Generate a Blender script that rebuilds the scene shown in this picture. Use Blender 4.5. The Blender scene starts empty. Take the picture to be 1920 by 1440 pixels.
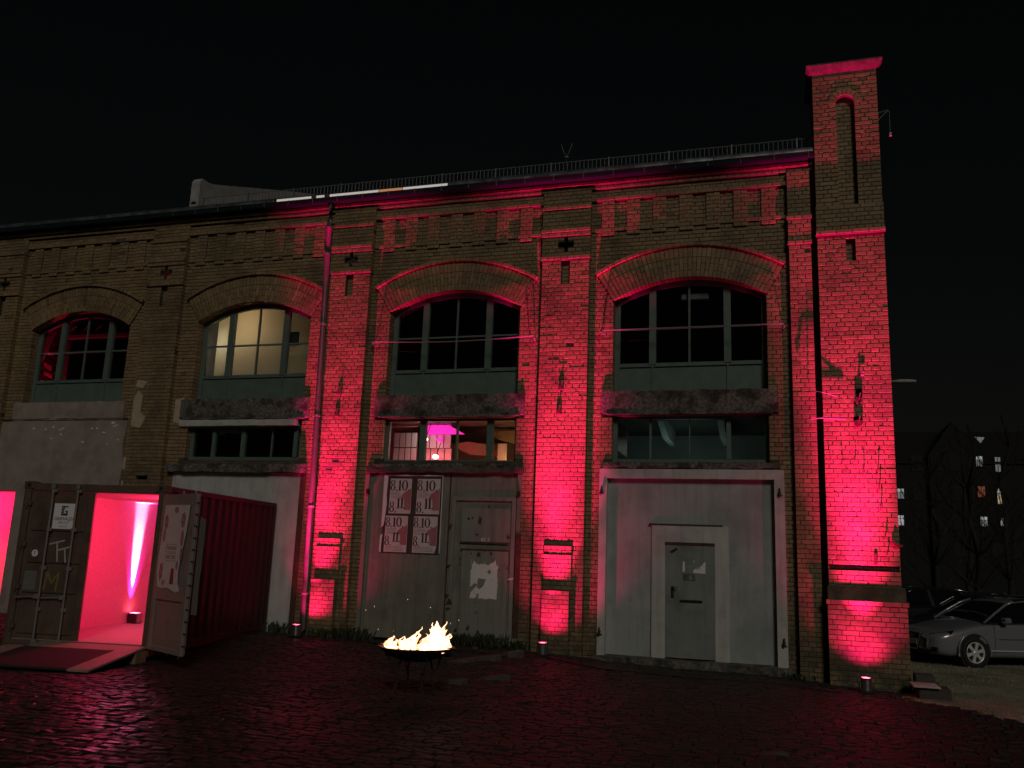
import bpy, math, random
from mathutils import Matrix, Vector
random.seed(7)
PI = math.pi
S = bpy.context.scene
COL = S.collection
# ------------------------------------------------------------------ camera
YAW, PITCH, ROLL = math.radians(17.3194), math.radians(11.2431), math.radians(2.1636)
CAM = Vector((14.7373, -15.8544, 1.7802))
fwd = Vector((-math.sin(YAW)*math.cos(PITCH), math.cos(YAW)*math.cos(PITCH), math.sin(PITCH)))
rt0 = Vector((math.cos(YAW), math.sin(YAW), 0)); up0 = rt0.cross(fwd)
rt = rt0*math.cos(ROLL) + up0*math.sin(ROLL); up = up0*math.cos(ROLL) - rt0*math.sin(ROLL)
cd = bpy.data.cameras.new('camera'); cam = bpy.data.objects.new('camera', cd); COL.objects.link(cam)
cd.sensor_width = 36; cd.lens = 36*1620/1920; cd.clip_end = 600; cd.clip_start = .05
M = Matrix.Identity(4)
for i in range(3):
    M[i][0], M[i][1], M[i][2], M[i][3] = rt[i], up[i], -fwd[i], CAM[i]
cam.matrix_world = M
S.camera = cam
# ------------------------------------------------------------------ sky, far street light as faint sun, exposure
AZ, EL = math.radians(26), math.radians(30)          # light comes from the front, a little from the right
w = bpy.data.worlds.new('World'); S.world = w; w.use_nodes = True
nt = w.node_tree; bg = nt.nodes['Background']
sky = nt.nodes.new('ShaderNodeTexSky'); sky.sky_type = 'NISHITA'; sky.sun_disc = False
sky.sun_elevation = EL; sky.sun_rotation = PI - AZ
tint = nt.nodes.new('ShaderNodeMix'); tint.data_type = 'RGBA'; tint.blend_type = 'MULTIPLY'; tint.inputs[0].default_value = 1
tint.inputs[7].default_value = (1.25, .95, .62, 1)
nt.links.new(sky.outputs[0], tint.inputs[6]); nt.links.new(tint.outputs[2], bg.inputs[0]); bg.inputs[1].default_value = .00085
sd = bpy.data.lights.new('sun', 'SUN'); sd.energy = .44; sd.angle = math.radians(14); sd.color = (1, .93, .80)
sun = bpy.data.objects.new('sun', sd); COL.objects.link(sun)
sun.rotation_euler = Vector((math.sin(AZ)*math.cos(EL), -math.cos(AZ)*math.cos(EL), math.sin(EL))).to_track_quat('Z', 'Y').to_euler()
S.view_settings.view_transform = 'Standard'; S.view_settings.look = 'None'
S.view_settings.exposure = 0; S.view_settings.gamma = 1; S.view_settings.use_curve_mapping = False

def px(p):                                            # picture position and depth of a world point
    d = Vector(p) - CAM; z = d.dot(fwd)
    if z < .1: return (-9999, -9999, z)
    return (960 + 1620*d.dot(rt)/z, 720 - 1620*d.dot(up)/z, z)

# ------------------------------------------------------------------ materials
def newmat(name):
    m = bpy.data.materials.new(name); m.use_nodes = True
    return m, m.node_tree, m.node_tree.nodes['Principled BSDF']
def N(t, k, **kw):
    n = t.nodes.new(k)
    for a, b in kw.items(): setattr(n, a, b)
    return n
def noise(t, scale, detail=4, vec=None, rough=.55):
    n = N(t, 'ShaderNodeTexNoise'); n.inputs['Scale'].default_value = scale; n.inputs['Detail'].default_value = detail
    n.inputs['Roughness'].default_value = rough
    if vec: t.links.new(vec, n.inputs['Vector'])
    return n.outputs['Fac']
def ramp(t, fac, a, b, lo=0., hi=1.):
    r = N(t, 'ShaderNodeMapRange'); r.inputs[1].default_value = a; r.inputs[2].default_value = b
    r.inputs[3].default_value = lo; r.inputs[4].default_value = hi
    t.links.new(fac, r.inputs[0]); return r.outputs[0]
def mixc(t, fac, c1, c2):
    m = N(t, 'ShaderNodeMix', data_type='RGBA')
    if isinstance(fac, (int, float)): m.inputs[0].default_value = fac
    else: t.links.new(fac, m.inputs[0])
    for s, c in ((6, c1), (7, c2)):
        if isinstance(c, tuple): m.inputs[s].default_value = (*c, 1)
        else: t.links.new(c, m.inputs[s])
    return m.outputs[2]
def plain(name, c1, c2=None, scale=4, rough=.7, metal=0, bump=0, bscale=40, c3=None, s3=.8, lo=.4, hi=.65, spec=.5, r2=None, coat=0, streak=0):
    m, t, b = newmat(name)
    pos = N(t, 'ShaderNodeNewGeometry').outputs['Position']
    col = c1
    if c2: col = mixc(t, ramp(t, noise(t, scale, 6, pos), .35, .65), c1, c2)
    if c3: col = mixc(t, ramp(t, noise(t, s3, 8, pos, .65), lo, hi), col, c3)
    if streak:
        mp = N(t, 'ShaderNodeVectorMath', operation='MULTIPLY'); mp.inputs[1].default_value = (9, 9, .55); t.links.new(pos, mp.inputs[0])
        st = ramp(t, noise(t, 1, 6, mp.outputs[0], .65), .48, .72, 0, streak)
        col = mixc(t, st, col, tuple(x*.38 for x in c1))
        col = mixc(t, ramp(t, noise(t, 7, 8, pos, .7), .58, .72, 0, streak), col, tuple(x*.5 for x in c1))
    if isinstance(col, tuple): b.inputs['Base Color'].default_value = (*col, 1)
    else: t.links.new(col, b.inputs['Base Color'])
    b.inputs['Roughness'].default_value = rough; b.inputs['Metallic'].default_value = metal
    b.inputs['Specular IOR Level'].default_value = spec; b.inputs['Coat Weight'].default_value = coat
    if r2 is not None: t.links.new(ramp(t, noise(t, scale*1.7, 5, pos), .35, .65, rough, r2), b.inputs['Roughness'])
    if bump:
        bn = N(t, 'ShaderNodeBump'); bn.inputs['Strength'].default_value = bump; bn.inputs['Distance'].default_value = .01
        t.links.new(noise(t, bscale, 5, pos), bn.inputs['Height']); t.links.new(bn.outputs[0], b.inputs['Normal'])
    return m
def glow(name, c, s):
    m, t, b = newmat(name); b.inputs['Base Color'].default_value = (*c, 1)
    b.inputs['Emission Color'].default_value = (*c, 1); b.inputs['Emission Strength'].default_value = s
    return m
def brickmat(name, c1, c2, c3, dirt=(.05, .042, .03)):
    m, t, b = newmat(name)
    g = N(t, 'ShaderNodeNewGeometry'); oi = N(t, 'ShaderNodeObjectInfo')
    add = N(t, 'ShaderNodeMath', operation='ADD'); t.links.new(g.outputs['Random Per Island'], add.inputs[0]); t.links.new(oi.outputs['Random'], add.inputs[1])
    fr = N(t, 'ShaderNodeMath', operation='FRACT'); t.links.new(add.outputs[0], fr.inputs[0])
    r = N(t, 'ShaderNodeValToRGB'); e = r.color_ramp.elements
    e[0].color = (*c1, 1); e[1].color = (*c3, 1); e[0].position = 0; e[1].position = 1
    for p, c in ((.35, c2), (.6, c1), (.78, tuple((x+y)/2 for x, y in zip(c2, c3))), (.93, tuple(x*1.12 for x in c2))):
        q = e.new(p); q.color = (*c, 1)
    t.links.new(fr.outputs[0], r.inputs[0])
    pos = g.outputs['Position']
    col = mixc(t, ramp(t, noise(t, .8, 8, pos, .7), .46, .70, 0, .72), r.outputs[0], dirt)      # soot in patches
    col = mixc(t, ramp(t, noise(t, 26, 5, pos), .45, .75, 0, .45), col, dirt)
    sep = N(t, 'ShaderNodeSeparateXYZ'); t.links.new(pos, sep.inputs[0])                            # damp, moss and salts near the ground
    zf = ramp(t, sep.outputs[2], 1.9, .1, 0, 1)
    mu = N(t, 'ShaderNodeMath', operation='MULTIPLY'); t.links.new(zf, mu.inputs[0]); t.links.new(ramp(t, noise(t, 2.3, 7, pos, .65), .40, .60), mu.inputs[1])
    col = mixc(t, mu.outputs[0], col, (.055, .06, .035))
    t.links.new(col, b.inputs['Base Color'])
    b.inputs['Roughness'].default_value = .62; b.inputs['Specular IOR Level'].default_value = .35
    bn = N(t, 'ShaderNodeBump'); bn.inputs['Strength'].default_value = .38; bn.inputs['Distance'].default_value = .006
    t.links.new(noise(t, 38, 6, pos), bn.inputs['Height']); t.links.new(bn.outputs[0], b.inputs['Normal'])
    return m
MT = {}
MT['brick'] = brickmat('yellow_brick', (.27, .185, .095), (.33, .23, .125), (.17, .105, .055))
MT['mortar'] = plain('mortar', (.07, .06, .043), (.12, .10, .075), 6, .95, bump=.5, bscale=60, c3=(.04, .037, .03), s3=1.2)
MT['dark_masonry'] = plain('sooty_masonry', (.10, .085, .06), (.16, .13, .09), 5, .95, bump=.8, bscale=30, c3=(.035, .035, .025), s3=1.6)
MT['concrete'] = plain('stained_concrete', (.21, .20, .18), (.065, .06, .053), 19, .95, bump=.8, bscale=40, c3=(.03, .03, .026), s3=3.4, lo=.46, hi=.60, streak=.7)
MT['plaster'] = plain('pale_plaster', (.46, .46, .45), (.55, .55, .53), 2.5, .9, bump=.15, bscale=30, c3=(.30, .31, .30), s3=1.1, lo=.5, hi=.75, streak=.35)
MT['plaster_old'] = plain('old_plaster', (.30, .25, .22), (.36, .30, .27), 3, .95, bump=.4, bscale=18, c3=(.20, .17, .15), s3=1.3, lo=.48, hi=.7)
MT['plaster_patch'] = plain('bare_plaster', (.42, .34, .25), (.5, .42, .32), 8, .95, bump=.5, bscale=30)
MT['green_frame'] = plain('green_frame_paint', (.095, .14, .125), (.12, .17, .15), 5, .5, bump=.1)
MT['gate_grey'] = plain('gate_grey_paint', (.33, .36, .36), (.39, .42, .41), 1.6, .8, c3=(.22, .26, .265), s3=.9, lo=.46, hi=.70, bump=.1, streak=.30)
MT['door_grey'] = plain('door_green_grey', (.20, .23, .22), (.235, .265, .25), 3, .6, c3=(.13, .145, .135), s3=2.1, lo=.5, hi=.75, bump=.1, streak=.35)
MT['steel_grey'] = plain('grey_steel_sheet', (.20, .195, .165), (.235, .23, .19), 2.2, .65, c3=(.12, .12, .10), s3=1.4, lo=.5, hi=.72, bump=.15, bscale=9, streak=.55)
MT['steel_leaf'] = plain('grey_green_steel_leaf', (.215, .225, .195), (.24, .25, .22), 3, .6, c3=(.05, .042, .035), s3=3.5, lo=.60, hi=.68, bump=.15, bscale=12, streak=.5)
MT['rust'] = plain('rust', (.05, .028, .02), (.09, .045, .03), 9, .9, bump=.5)
MT['black'] = plain('black_paint', (.012, .012, .012), rough=.6)
MT['black_iron'] = plain('black_iron', (.02, .018, .016), (.035, .03, .025), 8, .7, metal=.3)
MT['zinc'] = plain('zinc_sheet', (.55, .60, .66), (.72, .76, .82), 3, .26, metal=.95, r2=.42, bump=.08, bscale=4)
MT['gutter_paint'] = plain('dull_blue_grey_gutter', (.010, .020, .022), (.014, .026, .028), 3, .7, spec=.05)
MT['cap_stone'] = plain('sooty_cap_plaster', (.12, .10, .08), (.06, .05, .04), 9, .95, bump=.7, bscale=22)
MT['pipe'] = plain('downpipe_zinc', (.11, .105, .11), (.14, .135, .14), 5, .30, metal=.25, r2=.45)
MT['roof'] = plain('roof_felt', (.025, .026, .028), (.04, .04, .042), 3, .8)
MT['rail'] = plain('galvanised_rail', (.22, .23, .24), rough=.6, metal=.3)
MT['white_wall'] = plain('parapet_render', (.42, .42, .40), (.3, .3, .29), 4, .9)
MT['paper'] = plain('white_paper', (.78, .76, .75), (.70, .68, .67), 12, .8, bump=.15, bscale=15)
MT['poster_paper'] = plain('poster_paper', (.66, .60, .60), (.58, .53, .53), 9, .7, bump=.12, bscale=14)
MT['poster_red'] = plain('poster_pink_print', (.36, .12, .14), (.42, .18, .20), 14, .7)
MT['poster_dark'] = plain('dark_print', (.04, .025, .025), rough=.7)
MT['poster_grey'] = plain('fine_print', (.22, .18, .18), rough=.8)
MT['board'] = plain('dark_poster_board', (.045, .035, .032), (.06, .045, .04), 10, .8)
MT['cont_dark'] = plain('container_brown_paint', (.105, .068, .05), (.13, .085, .062), 4, .5, c3=(.05, .035, .028), s3=1.5, lo=.5, hi=.7, bump=.25, bscale=12, streak=.5)
MT['cont_red'] = plain('container_red_paint', (.032, .007, .009), (.042, .009, .011), 3, .55, c3=(.02, .007, .007), s3=1.2, lo=.5, hi=.72, bump=.15)
MT['cont_leaf'] = plain('container_leaf_taupe', (.22, .18, .155), (.26, .21, .185), 5, .6, c3=(.12, .09, .075), s3=3, lo=.55, hi=.72, bump=.2)
MT['bar_grey'] = plain('lock_bar_grey', (.28, .26, .25), rough=.45, metal=.4)
MT['lining'] = plain('pale_chipboard_lining', (.70, .66, .63), (.54, .47, .45), 38, .75, bump=.15, bscale=60)
MT['lining_floor'] = plain('chipboard_floor', (.42, .36, .33), (.33, .28, .26), 20, .6)
MT['ramp'] = plain('ramp_board', (.22, .17, .15), (.28, .22, .19), 14, .6)
MT['mat'] = plain('dark_mat', (.02, .018, .018), rough=.9, bump=.4, bscale=80)
MT['sign_white'] = plain('sign_white', (.78, .76, .78), rough=.5)
MT['sign_blue'] = plain('sign_navy_print', (.03, .035, .07), rough=.5)
MT['chalk'] = plain('white_spray', (.42, .38, .38), rough=.9)
MT['yellow_spray'] = plain('yellow_spray', (.22, .15, .05), rough=.9)
MT['sticker'] = plain('grey_sticker', (.18, .17, .15), (.12, .12, .11), 30, .6)
MT['cobble'] = plain('wet_cobble', (.0135, .014, .013), (.024, .0235, .022), 2, .13, r2=.5, bump=.5, bscale=28, spec=.4)
m = MT['cobble']; t = m.node_tree; b = t.nodes['Principled BSDF']
geo = N(t, 'ShaderNodeNewGeometry'); vd = N(t, 'ShaderNodeVectorMath', operation='DISTANCE'); vd.inputs[1].default_value = (7.9, -8.6, 0)
t.links.new(geo.outputs['Position'], vd.inputs[0])
old = b.inputs['Roughness'].links[0].from_socket
mr = N(t, 'ShaderNodeMix'); t.links.new(ramp(t, vd.outputs['Value'], 1.2, 3.6), mr.inputs[0]); t.links.new(old, mr.inputs[2]); mr.inputs[3].default_value = .58
t.links.new(mr.outputs[0], b.inputs['Roughness'])
MT['dirt'] = plain('dirt', (.035, .028, .024), (.055, .045, .038), 5, .9, bump=.8, bscale=20)
MT['gravel'] = plain('mossy_gravel', (.37, .33, .26), (.27, .25, .19), 3, .95, bump=1, bscale=26, c3=(.15, .15, .09), s3=.8, lo=.45, hi=.65)
MT['grass'] = plain('grass_blades', (.17, .17, .09), (.26, .24, .15), 6, .8)
MT['weed'] = plain('weed_leaves', (.02, .03, .014), (.035, .045, .02), 6, .7)
MT['stone'] = plain('stone_slab', (.055, .048, .043), (.08, .07, .062), 6, .8, bump=.6)
MT['timber'] = plain('wood', (.22, .16, .10), (.28, .2, .13), 6, .7)
MT['room'] = plain('interior_plaster', (.44, .42, .39), (.36, .34, .31), 2, .9)
MT['roomdark'] = plain('interior_dark', (.06, .055, .05), (.09, .08, .075), 3, .9)
MT['panel_white'] = plain('white_grid_panel', (.66, .63, .62), rough=.7)
MT['chrome'] = plain('chrome', (.75, .76, .78), rough=.18, metal=1)
MT['alloy'] = plain('alloy_silver', (.78, .79, .82), rough=.35, metal=.35)
MT['tyre'] = plain('tyre_rubber', (.012, .012, .012), rough=.8)
MT['car_paint'] = plain('grey_metallic_paint', (.25, .255, .29), rough=.28, metal=.25, coat=1)
MT['car_paint2'] = plain('black_car_paint', (.015, .017, .02), rough=.25, metal=.3, coat=1)
MT['car_paint3'] = plain('dark_blue_car_paint', (.025, .03, .035), rough=.3, metal=.4, coat=1)
MT['car_glass'] = plain('car_window_glass', (.006, .007, .008), rough=.05, spec=.8)
MT['car_trim'] = plain('black_trim', (.012, .012, .013), rough=.45)
MT['lens'] = plain('headlight_lens', (.35, .36, .38), rough=.08, metal=.5)
MT['plate'] = plain('plate_white', (.45, .42, .44), rough=.4)
MT['bark'] = plain('bark', (.014, .013, .010), (.022, .02, .016), 5, .9)
MT['apartment'] = plain('apartment_render', (.007, .008, .008), (.010, .011, .010), 1, .9)
MT['apartment_roof'] = plain('apartment_roof', (.006, .006, .007), rough=.8)
MT['led_red'] = glow('led_lens_red', (1, .06, .12), 30)
MT['lamp_white'] = glow('white_lamp', (1, .93, .9), 9)
MT['magenta'] = glow('magenta_lit_patch', (1, .02, .42), 1.7)  # emission painted for ceiling lit by magenta light
MT['win_white'] = glow('lit_pane_white', (.9, .95, 1), .22)
MT['win_warm'] = glow('lit_pane_warm', (1, .74, .5), .26)
MT['win_dim'] = glow('lit_pane_dim', (.75, .85, 1), .035)
MT['win_red'] = glow('lit_pane_red', (1, .28, .16), .08)
MT['eaves_glint'] = glow('painted_eaves_glint', (1, .96, .90), .34)  # emission painted for pale reflections along the eaves
MT['eaves_glint_warm'] = glow('painted_eaves_glint_warm', (1, .48, .22), .30)  # same painted reflection, orange
MT['clear_lamp'] = plain('polished_lamp_can', (.5, .48, .5), rough=.2, metal=.9)
# glass: clear pane with a reflection
m, t, b = newmat('window_glass')
tr = N(t, 'ShaderNodeBsdfTransparent'); tr.inputs[0].default_value = (.82, .86, .85, 1)
gl = N(t, 'ShaderNodeBsdfGlossy'); gl.inputs['Roughness'].default_value = .04
lwg = N(t, 'ShaderNodeLayerWeight'); lwg.inputs[0].default_value = .5
pwg = N(t, 'ShaderNodeMath', operation='POWER'); t.links.new(lwg.outputs['Facing'], pwg.inputs[0]); pwg.inputs[1].default_value = 4
fz = N(t, 'ShaderNodeMath', operation='MULTIPLY_ADD'); t.links.new(pwg.outputs[0], fz.inputs[0]); fz.inputs[1].default_value = .9; fz.inputs[2].default_value = .04
ms = N(t, 'ShaderNodeMixShader'); t.links.new(fz.outputs[0], ms.inputs[0]); t.links.new(tr.outputs[0], ms.inputs[1]); t.links.new(gl.outputs[0], ms.inputs[2])
t.links.new(ms.outputs[0], t.nodes['Material Output'].inputs[0]); MT['glass'] = m
# blind: cloth that lets light through
m, t, b = newmat('window_blind_cloth')
df = N(t, 'ShaderNodeBsdfDiffuse'); df.inputs[0].default_value = (.75, .68, .57, 1)
tl = N(t, 'ShaderNodeBsdfTranslucent'); tl.inputs[0].default_value = (.88, .80, .66, 1)
ms = N(t, 'ShaderNodeMixShader'); ms.inputs[0].default_value = .6; t.links.new(df.outputs[0], ms.inputs[1]); t.links.new(tl.outputs[0], ms.inputs[2])
t.links.new(ms.outputs[0], t.nodes['Material Output'].inputs[0]); MT['blind'] = m
# flame: hot core, soft orange rim
m, t, b = newmat('flame')
em = N(t, 'ShaderNodeEmission'); lw = N(t, 'ShaderNodeLayerWeight'); lw.inputs[0].default_value = .35
rr = N(t, 'ShaderNodeValToRGB'); e = rr.color_ramp.elements
e[0].color = (1, .66, .36, 1); e[1].color = (1, .17, .02, 1); e[1].position = .62
t.links.new(lw.outputs['Facing'], rr.inputs[0]); t.links.new(rr.outputs[0], em.inputs[0])
t.links.new(ramp(t, lw.outputs['Facing'], .05, .80, 4.2, .45), em.inputs[1])
tr = N(t, 'ShaderNodeBsdfTransparent'); ms = N(t, 'ShaderNodeMixShader')
t.links.new(ramp(t, lw.outputs['Facing'], .25, .95, 0, 1), ms.inputs[0]); t.links.new(em.outputs[0], ms.inputs[1]); t.links.new(tr.outputs[0], ms.inputs[2])
t.links.new(ms.outputs[0], t.nodes['Material Output'].inputs[0]); MT['flame'] = m

# ------------------------------------------------------------------ mesh helpers
class MB:
    def __init__(s): s.v = []; s.f = []
    def poly(s, pts): k = len(s.v); s.v += [tuple(p) for p in pts]; s.f.append(tuple(range(k, k+len(pts)))); return s
    def box(s, x0, x1, y0, y1, z0, z1):
        k = len(s.v)
        s.v += [(x0, y0, z0), (x1, y0, z0), (x1, y1, z0), (x0, y1, z0), (x0, y0, z1), (x1, y0, z1), (x1, y1, z1), (x0, y1, z1)]
        s.f += [(k+a, k+b_, k+c, k+d) for a, b_, c, d in ((3, 2, 1, 0), (4, 5, 6, 7), (0, 1, 5, 4), (1, 2, 6, 5), (2, 3, 7, 6), (3, 0, 4, 7))]
        return s
    def bevbox(s, x0, x1, y0, y1, z0, z1, b=.01):
        # box with every edge cut back
        k = len(s.v); cs = [(x0, y0, z0), (x1, y0, z0), (x1, y1, z0), (x0, y1, z0), (x0, y0, z1), (x1, y0, z1), (x1, y1, z1), (x0, y1, z1)]
        c = ((x0+x1)/2, (y0+y1)/2, (z0+z1)/2)
        idx = {}
        for i, p in enumerate(cs):
            q = [p[a] + (b if p[a] < c[a] else -b) for a in range(3)]
            for a in range(3):
                r = list(q); r[a] = p[a]; idx[(i, a)] = len(s.v); s.v.append(tuple(r))
        for a, fc in ((2, (3, 2, 1, 0)), (2, (4, 5, 6, 7)), (1, (0, 1, 5, 4)), (0, (1, 2, 6, 5)), (1, (2, 3, 7, 6)), (0, (3, 0, 4, 7))):
            s.f.append(tuple(idx[(i, a)] for i in fc))
        ed = [(0, 1), (1, 2), (2, 3), (3, 0), (4, 5), (5, 6), (6, 7), (7, 4), (0, 4), (1, 5), (2, 6), (3, 7)]
        for i, j in ed:
            ax = [a for a in range(3) if cs[i][a] != cs[j][a]][0]; o = [a for a in range(3) if a != ax]
            s.f.append((idx[(i, o[0])], idx[(j, o[0])], idx[(j, o[1])], idx[(i, o[1])]))
        for i in range(8): s.f.append((idx[(i, 0)], idx[(i, 1)], idx[(i, 2)]))
        return s
    def prism(s, poly, y0, y1, ax='y'):                 # outline (a,b) swept from y0 to y1
        ar = sum(p[0]*q[1]-q[0]*p[1] for p, q in zip(poly, poly[1:]+poly[:1]))
        if y0 > y1: y0, y1 = y1, y0
        if (ar > 0) != (ax == 'y'): poly = poly[::-1]
        k = len(s.v); n = len(poly)
        f = (lambda a, b, c: (a, c, b)) if ax == 'y' else ((lambda a, b, c: (c, a, b)) if ax == 'x' else (lambda a, b, c: (a, b, c)))
        s.v += [f(a, b_, y0) for a, b_ in poly] + [f(a, b_, y1) for a, b_ in poly]
        s.f.append(tuple(k+i for i in range(n))); s.f.append(tuple(k+n+n-1-i for i in range(n)))
        for i in range(n):
            j = (i+1) % n; s.f.append((k+i, k+n+i, k+n+j, k+j))
        return s
    def tube(s, pts, r, seg=8, cap=True, r2=None):
        pts = [Vector(p) for p in pts]; n = len(pts); k = len(s.v)
        for i, p in enumerate(pts):
            d = (pts[min(i+1, n-1)] - pts[max(i-1, 0)]).normalized()
            a = d.cross(Vector((0, 0, 1)))
            if a.length < .05: a = d.cross(Vector((0, 1, 0)))
            a.normalize(); b_ = d.cross(a)
            rr_ = r if r2 is None else r + (r2-r)*i/(n-1)
            for j in range(seg):
                an = 2*PI*j/seg; s.v.append(tuple(p + a*math.cos(an)*rr_ + b_*math.sin(an)*rr_))
        for i in range(n-1):
            for j in range(seg):
                s.f.append((k+i*seg+j, k+i*seg+(j+1) % seg, k+(i+1)*seg+(j+1) % seg, k+(i+1)*seg+j))
        if cap: s.f.append(tuple(k+j for j in range(seg))); s.f.append(tuple(k+(n-1)*seg+seg-1-j for j in range(seg)))
        return s
    def lathe(s, prof, c=(0, 0, 0), seg=24, ax='z', cap=False):
        k = len(s.v); n = len(prof)
        for r, h in prof:
            for j in range(seg):
                a = 2*PI*j/seg; p = (r*math.cos(a), r*math.sin(a), h)
                if ax == 'y': p = (p[0], p[2], p[1])
                if ax == 'x': p = (p[2], p[0], p[1])
                s.v.append((p[0]+c[0], p[1]+c[1], p[2]+c[2]))
        for i in range(n-1):
            for j in range(seg): s.f.append((k+i*seg+j, k+i*seg+(j+1) % seg, k+(i+1)*seg+(j+1) % seg, k+(i+1)*seg+j))
        if cap: s.f.append(tuple(k+j for j in range(seg))); s.f.append(tuple(k+(n-1)*seg+j for j in range(seg)))
        return s
    def mesh(s, name, org=(0, 0, 0), smooth=False):
        me = bpy.data.meshes.new(name)
        me.from_pydata([(a-org[0], b_-org[1], c-org[2]) for a, b_, c in s.v], [], s.f); me.update()
        if smooth: me.polygons.foreach_set('use_smooth', [True]*len(me.polygons))
        return me
ORG = {}
def empty(name, loc, label, cat, group=None, rz=0, world_coords=True):
    o = bpy.data.objects.new(name, None); COL.objects.link(o); o.location = loc; o.rotation_euler = (0, 0, rz)
    o.empty_display_size = .2
    tag(o, label, cat, group); ORG[o.name] = tuple(loc) if world_coords else (0, 0, 0)
    return o
def tag(o, label=None, cat=None, group=None, kind=None):
    for k, v in (('label', label), ('category', cat), ('group', group), ('kind', kind)):
        if v: o[k] = v
    return o
def part(name, mb, mat, parent, label=None, smooth=False, kind=None):
    org = ORG[parent.name]
    o = bpy.data.objects.new(name, mb.mesh(name, org, smooth) if isinstance(mb, MB) else mb)
    o.data.materials.append(MT[mat]) if len(o.data.materials) == 0 else None
    COL.objects.link(o); o.parent = parent; ORG[o.name] = org
    if label: o['label'] = label
    if kind: o['kind'] = kind
    return o
def top(name, mb, mat, label=None, cat=None, group=None, kind=None, org=(0, 0, 0), smooth=False):
    o = bpy.data.objects.new(name, mb.mesh(name, org, smooth)); o.data.materials.append(MT[mat]); COL.objects.link(o)
    o.location = org; ORG[o.name] = tuple(org)
    return tag(o, label, cat, group, kind)
def copytree(o, parent=None, skip=()):
    c = o.copy(); COL.objects.link(c); c.parent = parent; ORG[c.name] = ORG[o.name]
    for ch in [x for x in list(bpy.data.objects) if x.parent == o]:
        if ch.name.split('.')[0] not in skip: copytree(ch, c, skip)
    return c
def text_mb(s, size, x, z, y, mirror=1, fn=None):
    """lettering as flat mesh in the x-z plane, centred on x, bottom at z; fn maps (u, v, d) to a point"""
    cu = bpy.data.curves.new('t', 'FONT'); cu.body = s; cu.size = size; cu.align_x = 'CENTER'; cu.resolution_u = 2; cu.extrude = .0008
    o = bpy.data.objects.new('t', cu); COL.objects.link(o)
    dg = bpy.context.evaluated_depsgraph_get(); me = bpy.data.meshes.new_from_object(o.evaluated_get(dg))
    mb = MB(); mb.v = [(x+v.co.x, y-v.co.z, z+v.co.y) for v in me.vertices]; mb.f = [tuple(p.vertices) for p in me.polygons]
    bpy.data.objects.remove(o); bpy.data.curves.remove(cu); bpy.data.meshes.remove(me)
    return mb
def sm(x): x = max(0., min(1., x)); return x*x*(3-2*x)
def gz(x, y):                                          # height of the yard
    return (-.10*sm((x-14.2)/2.2) + .12*sm((13.6-x)/4.)*sm((y+4.)/3.6) - .06*sm((y-1.)/4.) + .012*math.sin(x*.9+1)*math.sin(y*.7)*sm((-y)/3.))

# ------------------------------------------------------------------ ground
mb = MB(); xs = [-90, -50, -25, -12, -6] + [-4+.8*i for i in range(34)] + [24, 28, 34, 45, 70, 110]; ys = [-30, -20, -15] + [-12+.6*i for i in range(36)] + [10.5, 13, 18, 30, 60, 130]
for y in ys:
    for x in xs: mb.v.append((x, y, gz(x, y)-.035))
n = len(xs)
for j in range(len(ys)-1):
    for i in range(n-1): mb.f.append((j*n+i, j*n+i+1, (j+1)*n+i+1, (j+1)*n+i))
top('ground', mb, 'dirt', kind='structure', smooth=True)
mb = MB(); gx = [16.9+.5*i for i in range(20)]; gy = [-6+.5*i for i in range(48)]
def gedge(y): return 16.75 + .25*math.sin(y*1.3) + .12*math.sin(y*3.1) + (max(0, -1.2-y))*.75
for y in gy:
    for i in range(20):
        x = gedge(y) + (30-gedge(y))*(i/19)**1.5; mb.v.append((x, y, gz(x, y)-.02 + random.uniform(0, .02)))
for j in range(len(gy)-1):
    for i in range(19): mb.f.append((j*20+i, j*20+i+1, (j+1)*20+i+1, (j+1)*20+i))
top('gravel_path', mb, 'gravel', kind='structure', smooth=True)
# cobbles
def cobmesh(wx, wy, h, jit):
    mb = MB(); k = 0; rn = lambda: random.uniform(-jit, jit)
    a, b_ = wx/2, wy/2
    r0 = [(-a, -b_, -.04), (a, -b_, -.04), (a, b_, -.04), (-a, b_, -.04)]
    r1 = [(x*.97+rn(), y*.97+rn(), h*.55) for x, y, _ in r0]
    r2 = [(x*.72+rn(), y*.66+rn(), h+rn()*.5) for x, y, _ in r0]
    mb.v = r0+r1+r2
    for L_ in (0, 4):
        for i in range(4): mb.f.append((L_+i, L_+(i+1) % 4, L_+4+(i+1) % 4, L_+4+i))
    mb.f.append((8, 9, 10, 11)); return mb
cvars = [cobmesh(.185, .105, .012, .006) for _ in range(10)] 
cmeshes = []
for c in cvars:
    me = c.mesh('cobble'); me.materials.append(MT['cobble']); cmeshes.append(me)
cobs = []
y = -10.3; row = 0
while y < -.25:
    x = -3 + random.uniform(-.1, .1); wd_ = .196
    while x < 18:
        q = px((x, y, 0))
        if q[2] > 2 and -130 < q[0] < 2050 and q[1] < 1560 and x < gedge(y)+.1:
            wob = .03*math.sin(x*.8+.3*y)
            cobs.append((q[2], x+wd_*.5-.098, y+wob+random.uniform(-.006, .006), wd_/.196))
        x += wd_; wd_ = .196*random.uniform(.74, 1.24)
    y += .114; row += 1
cobs.sort()
pave = empty('cobbled_paving', (10, -6, 0), 'wet dark cobblestone paving of the yard in front of the brick hall', 'paving')
del pave['category']; del pave['label']; pave['kind'] = 'structure'
base = MB(); base.poly([(2.2, -10.2, -.034), (16.3, -10.2, -.034), (16.3, -9.9, -.034), (2.2, -9.9, -.034)])
big = MB()
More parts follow.
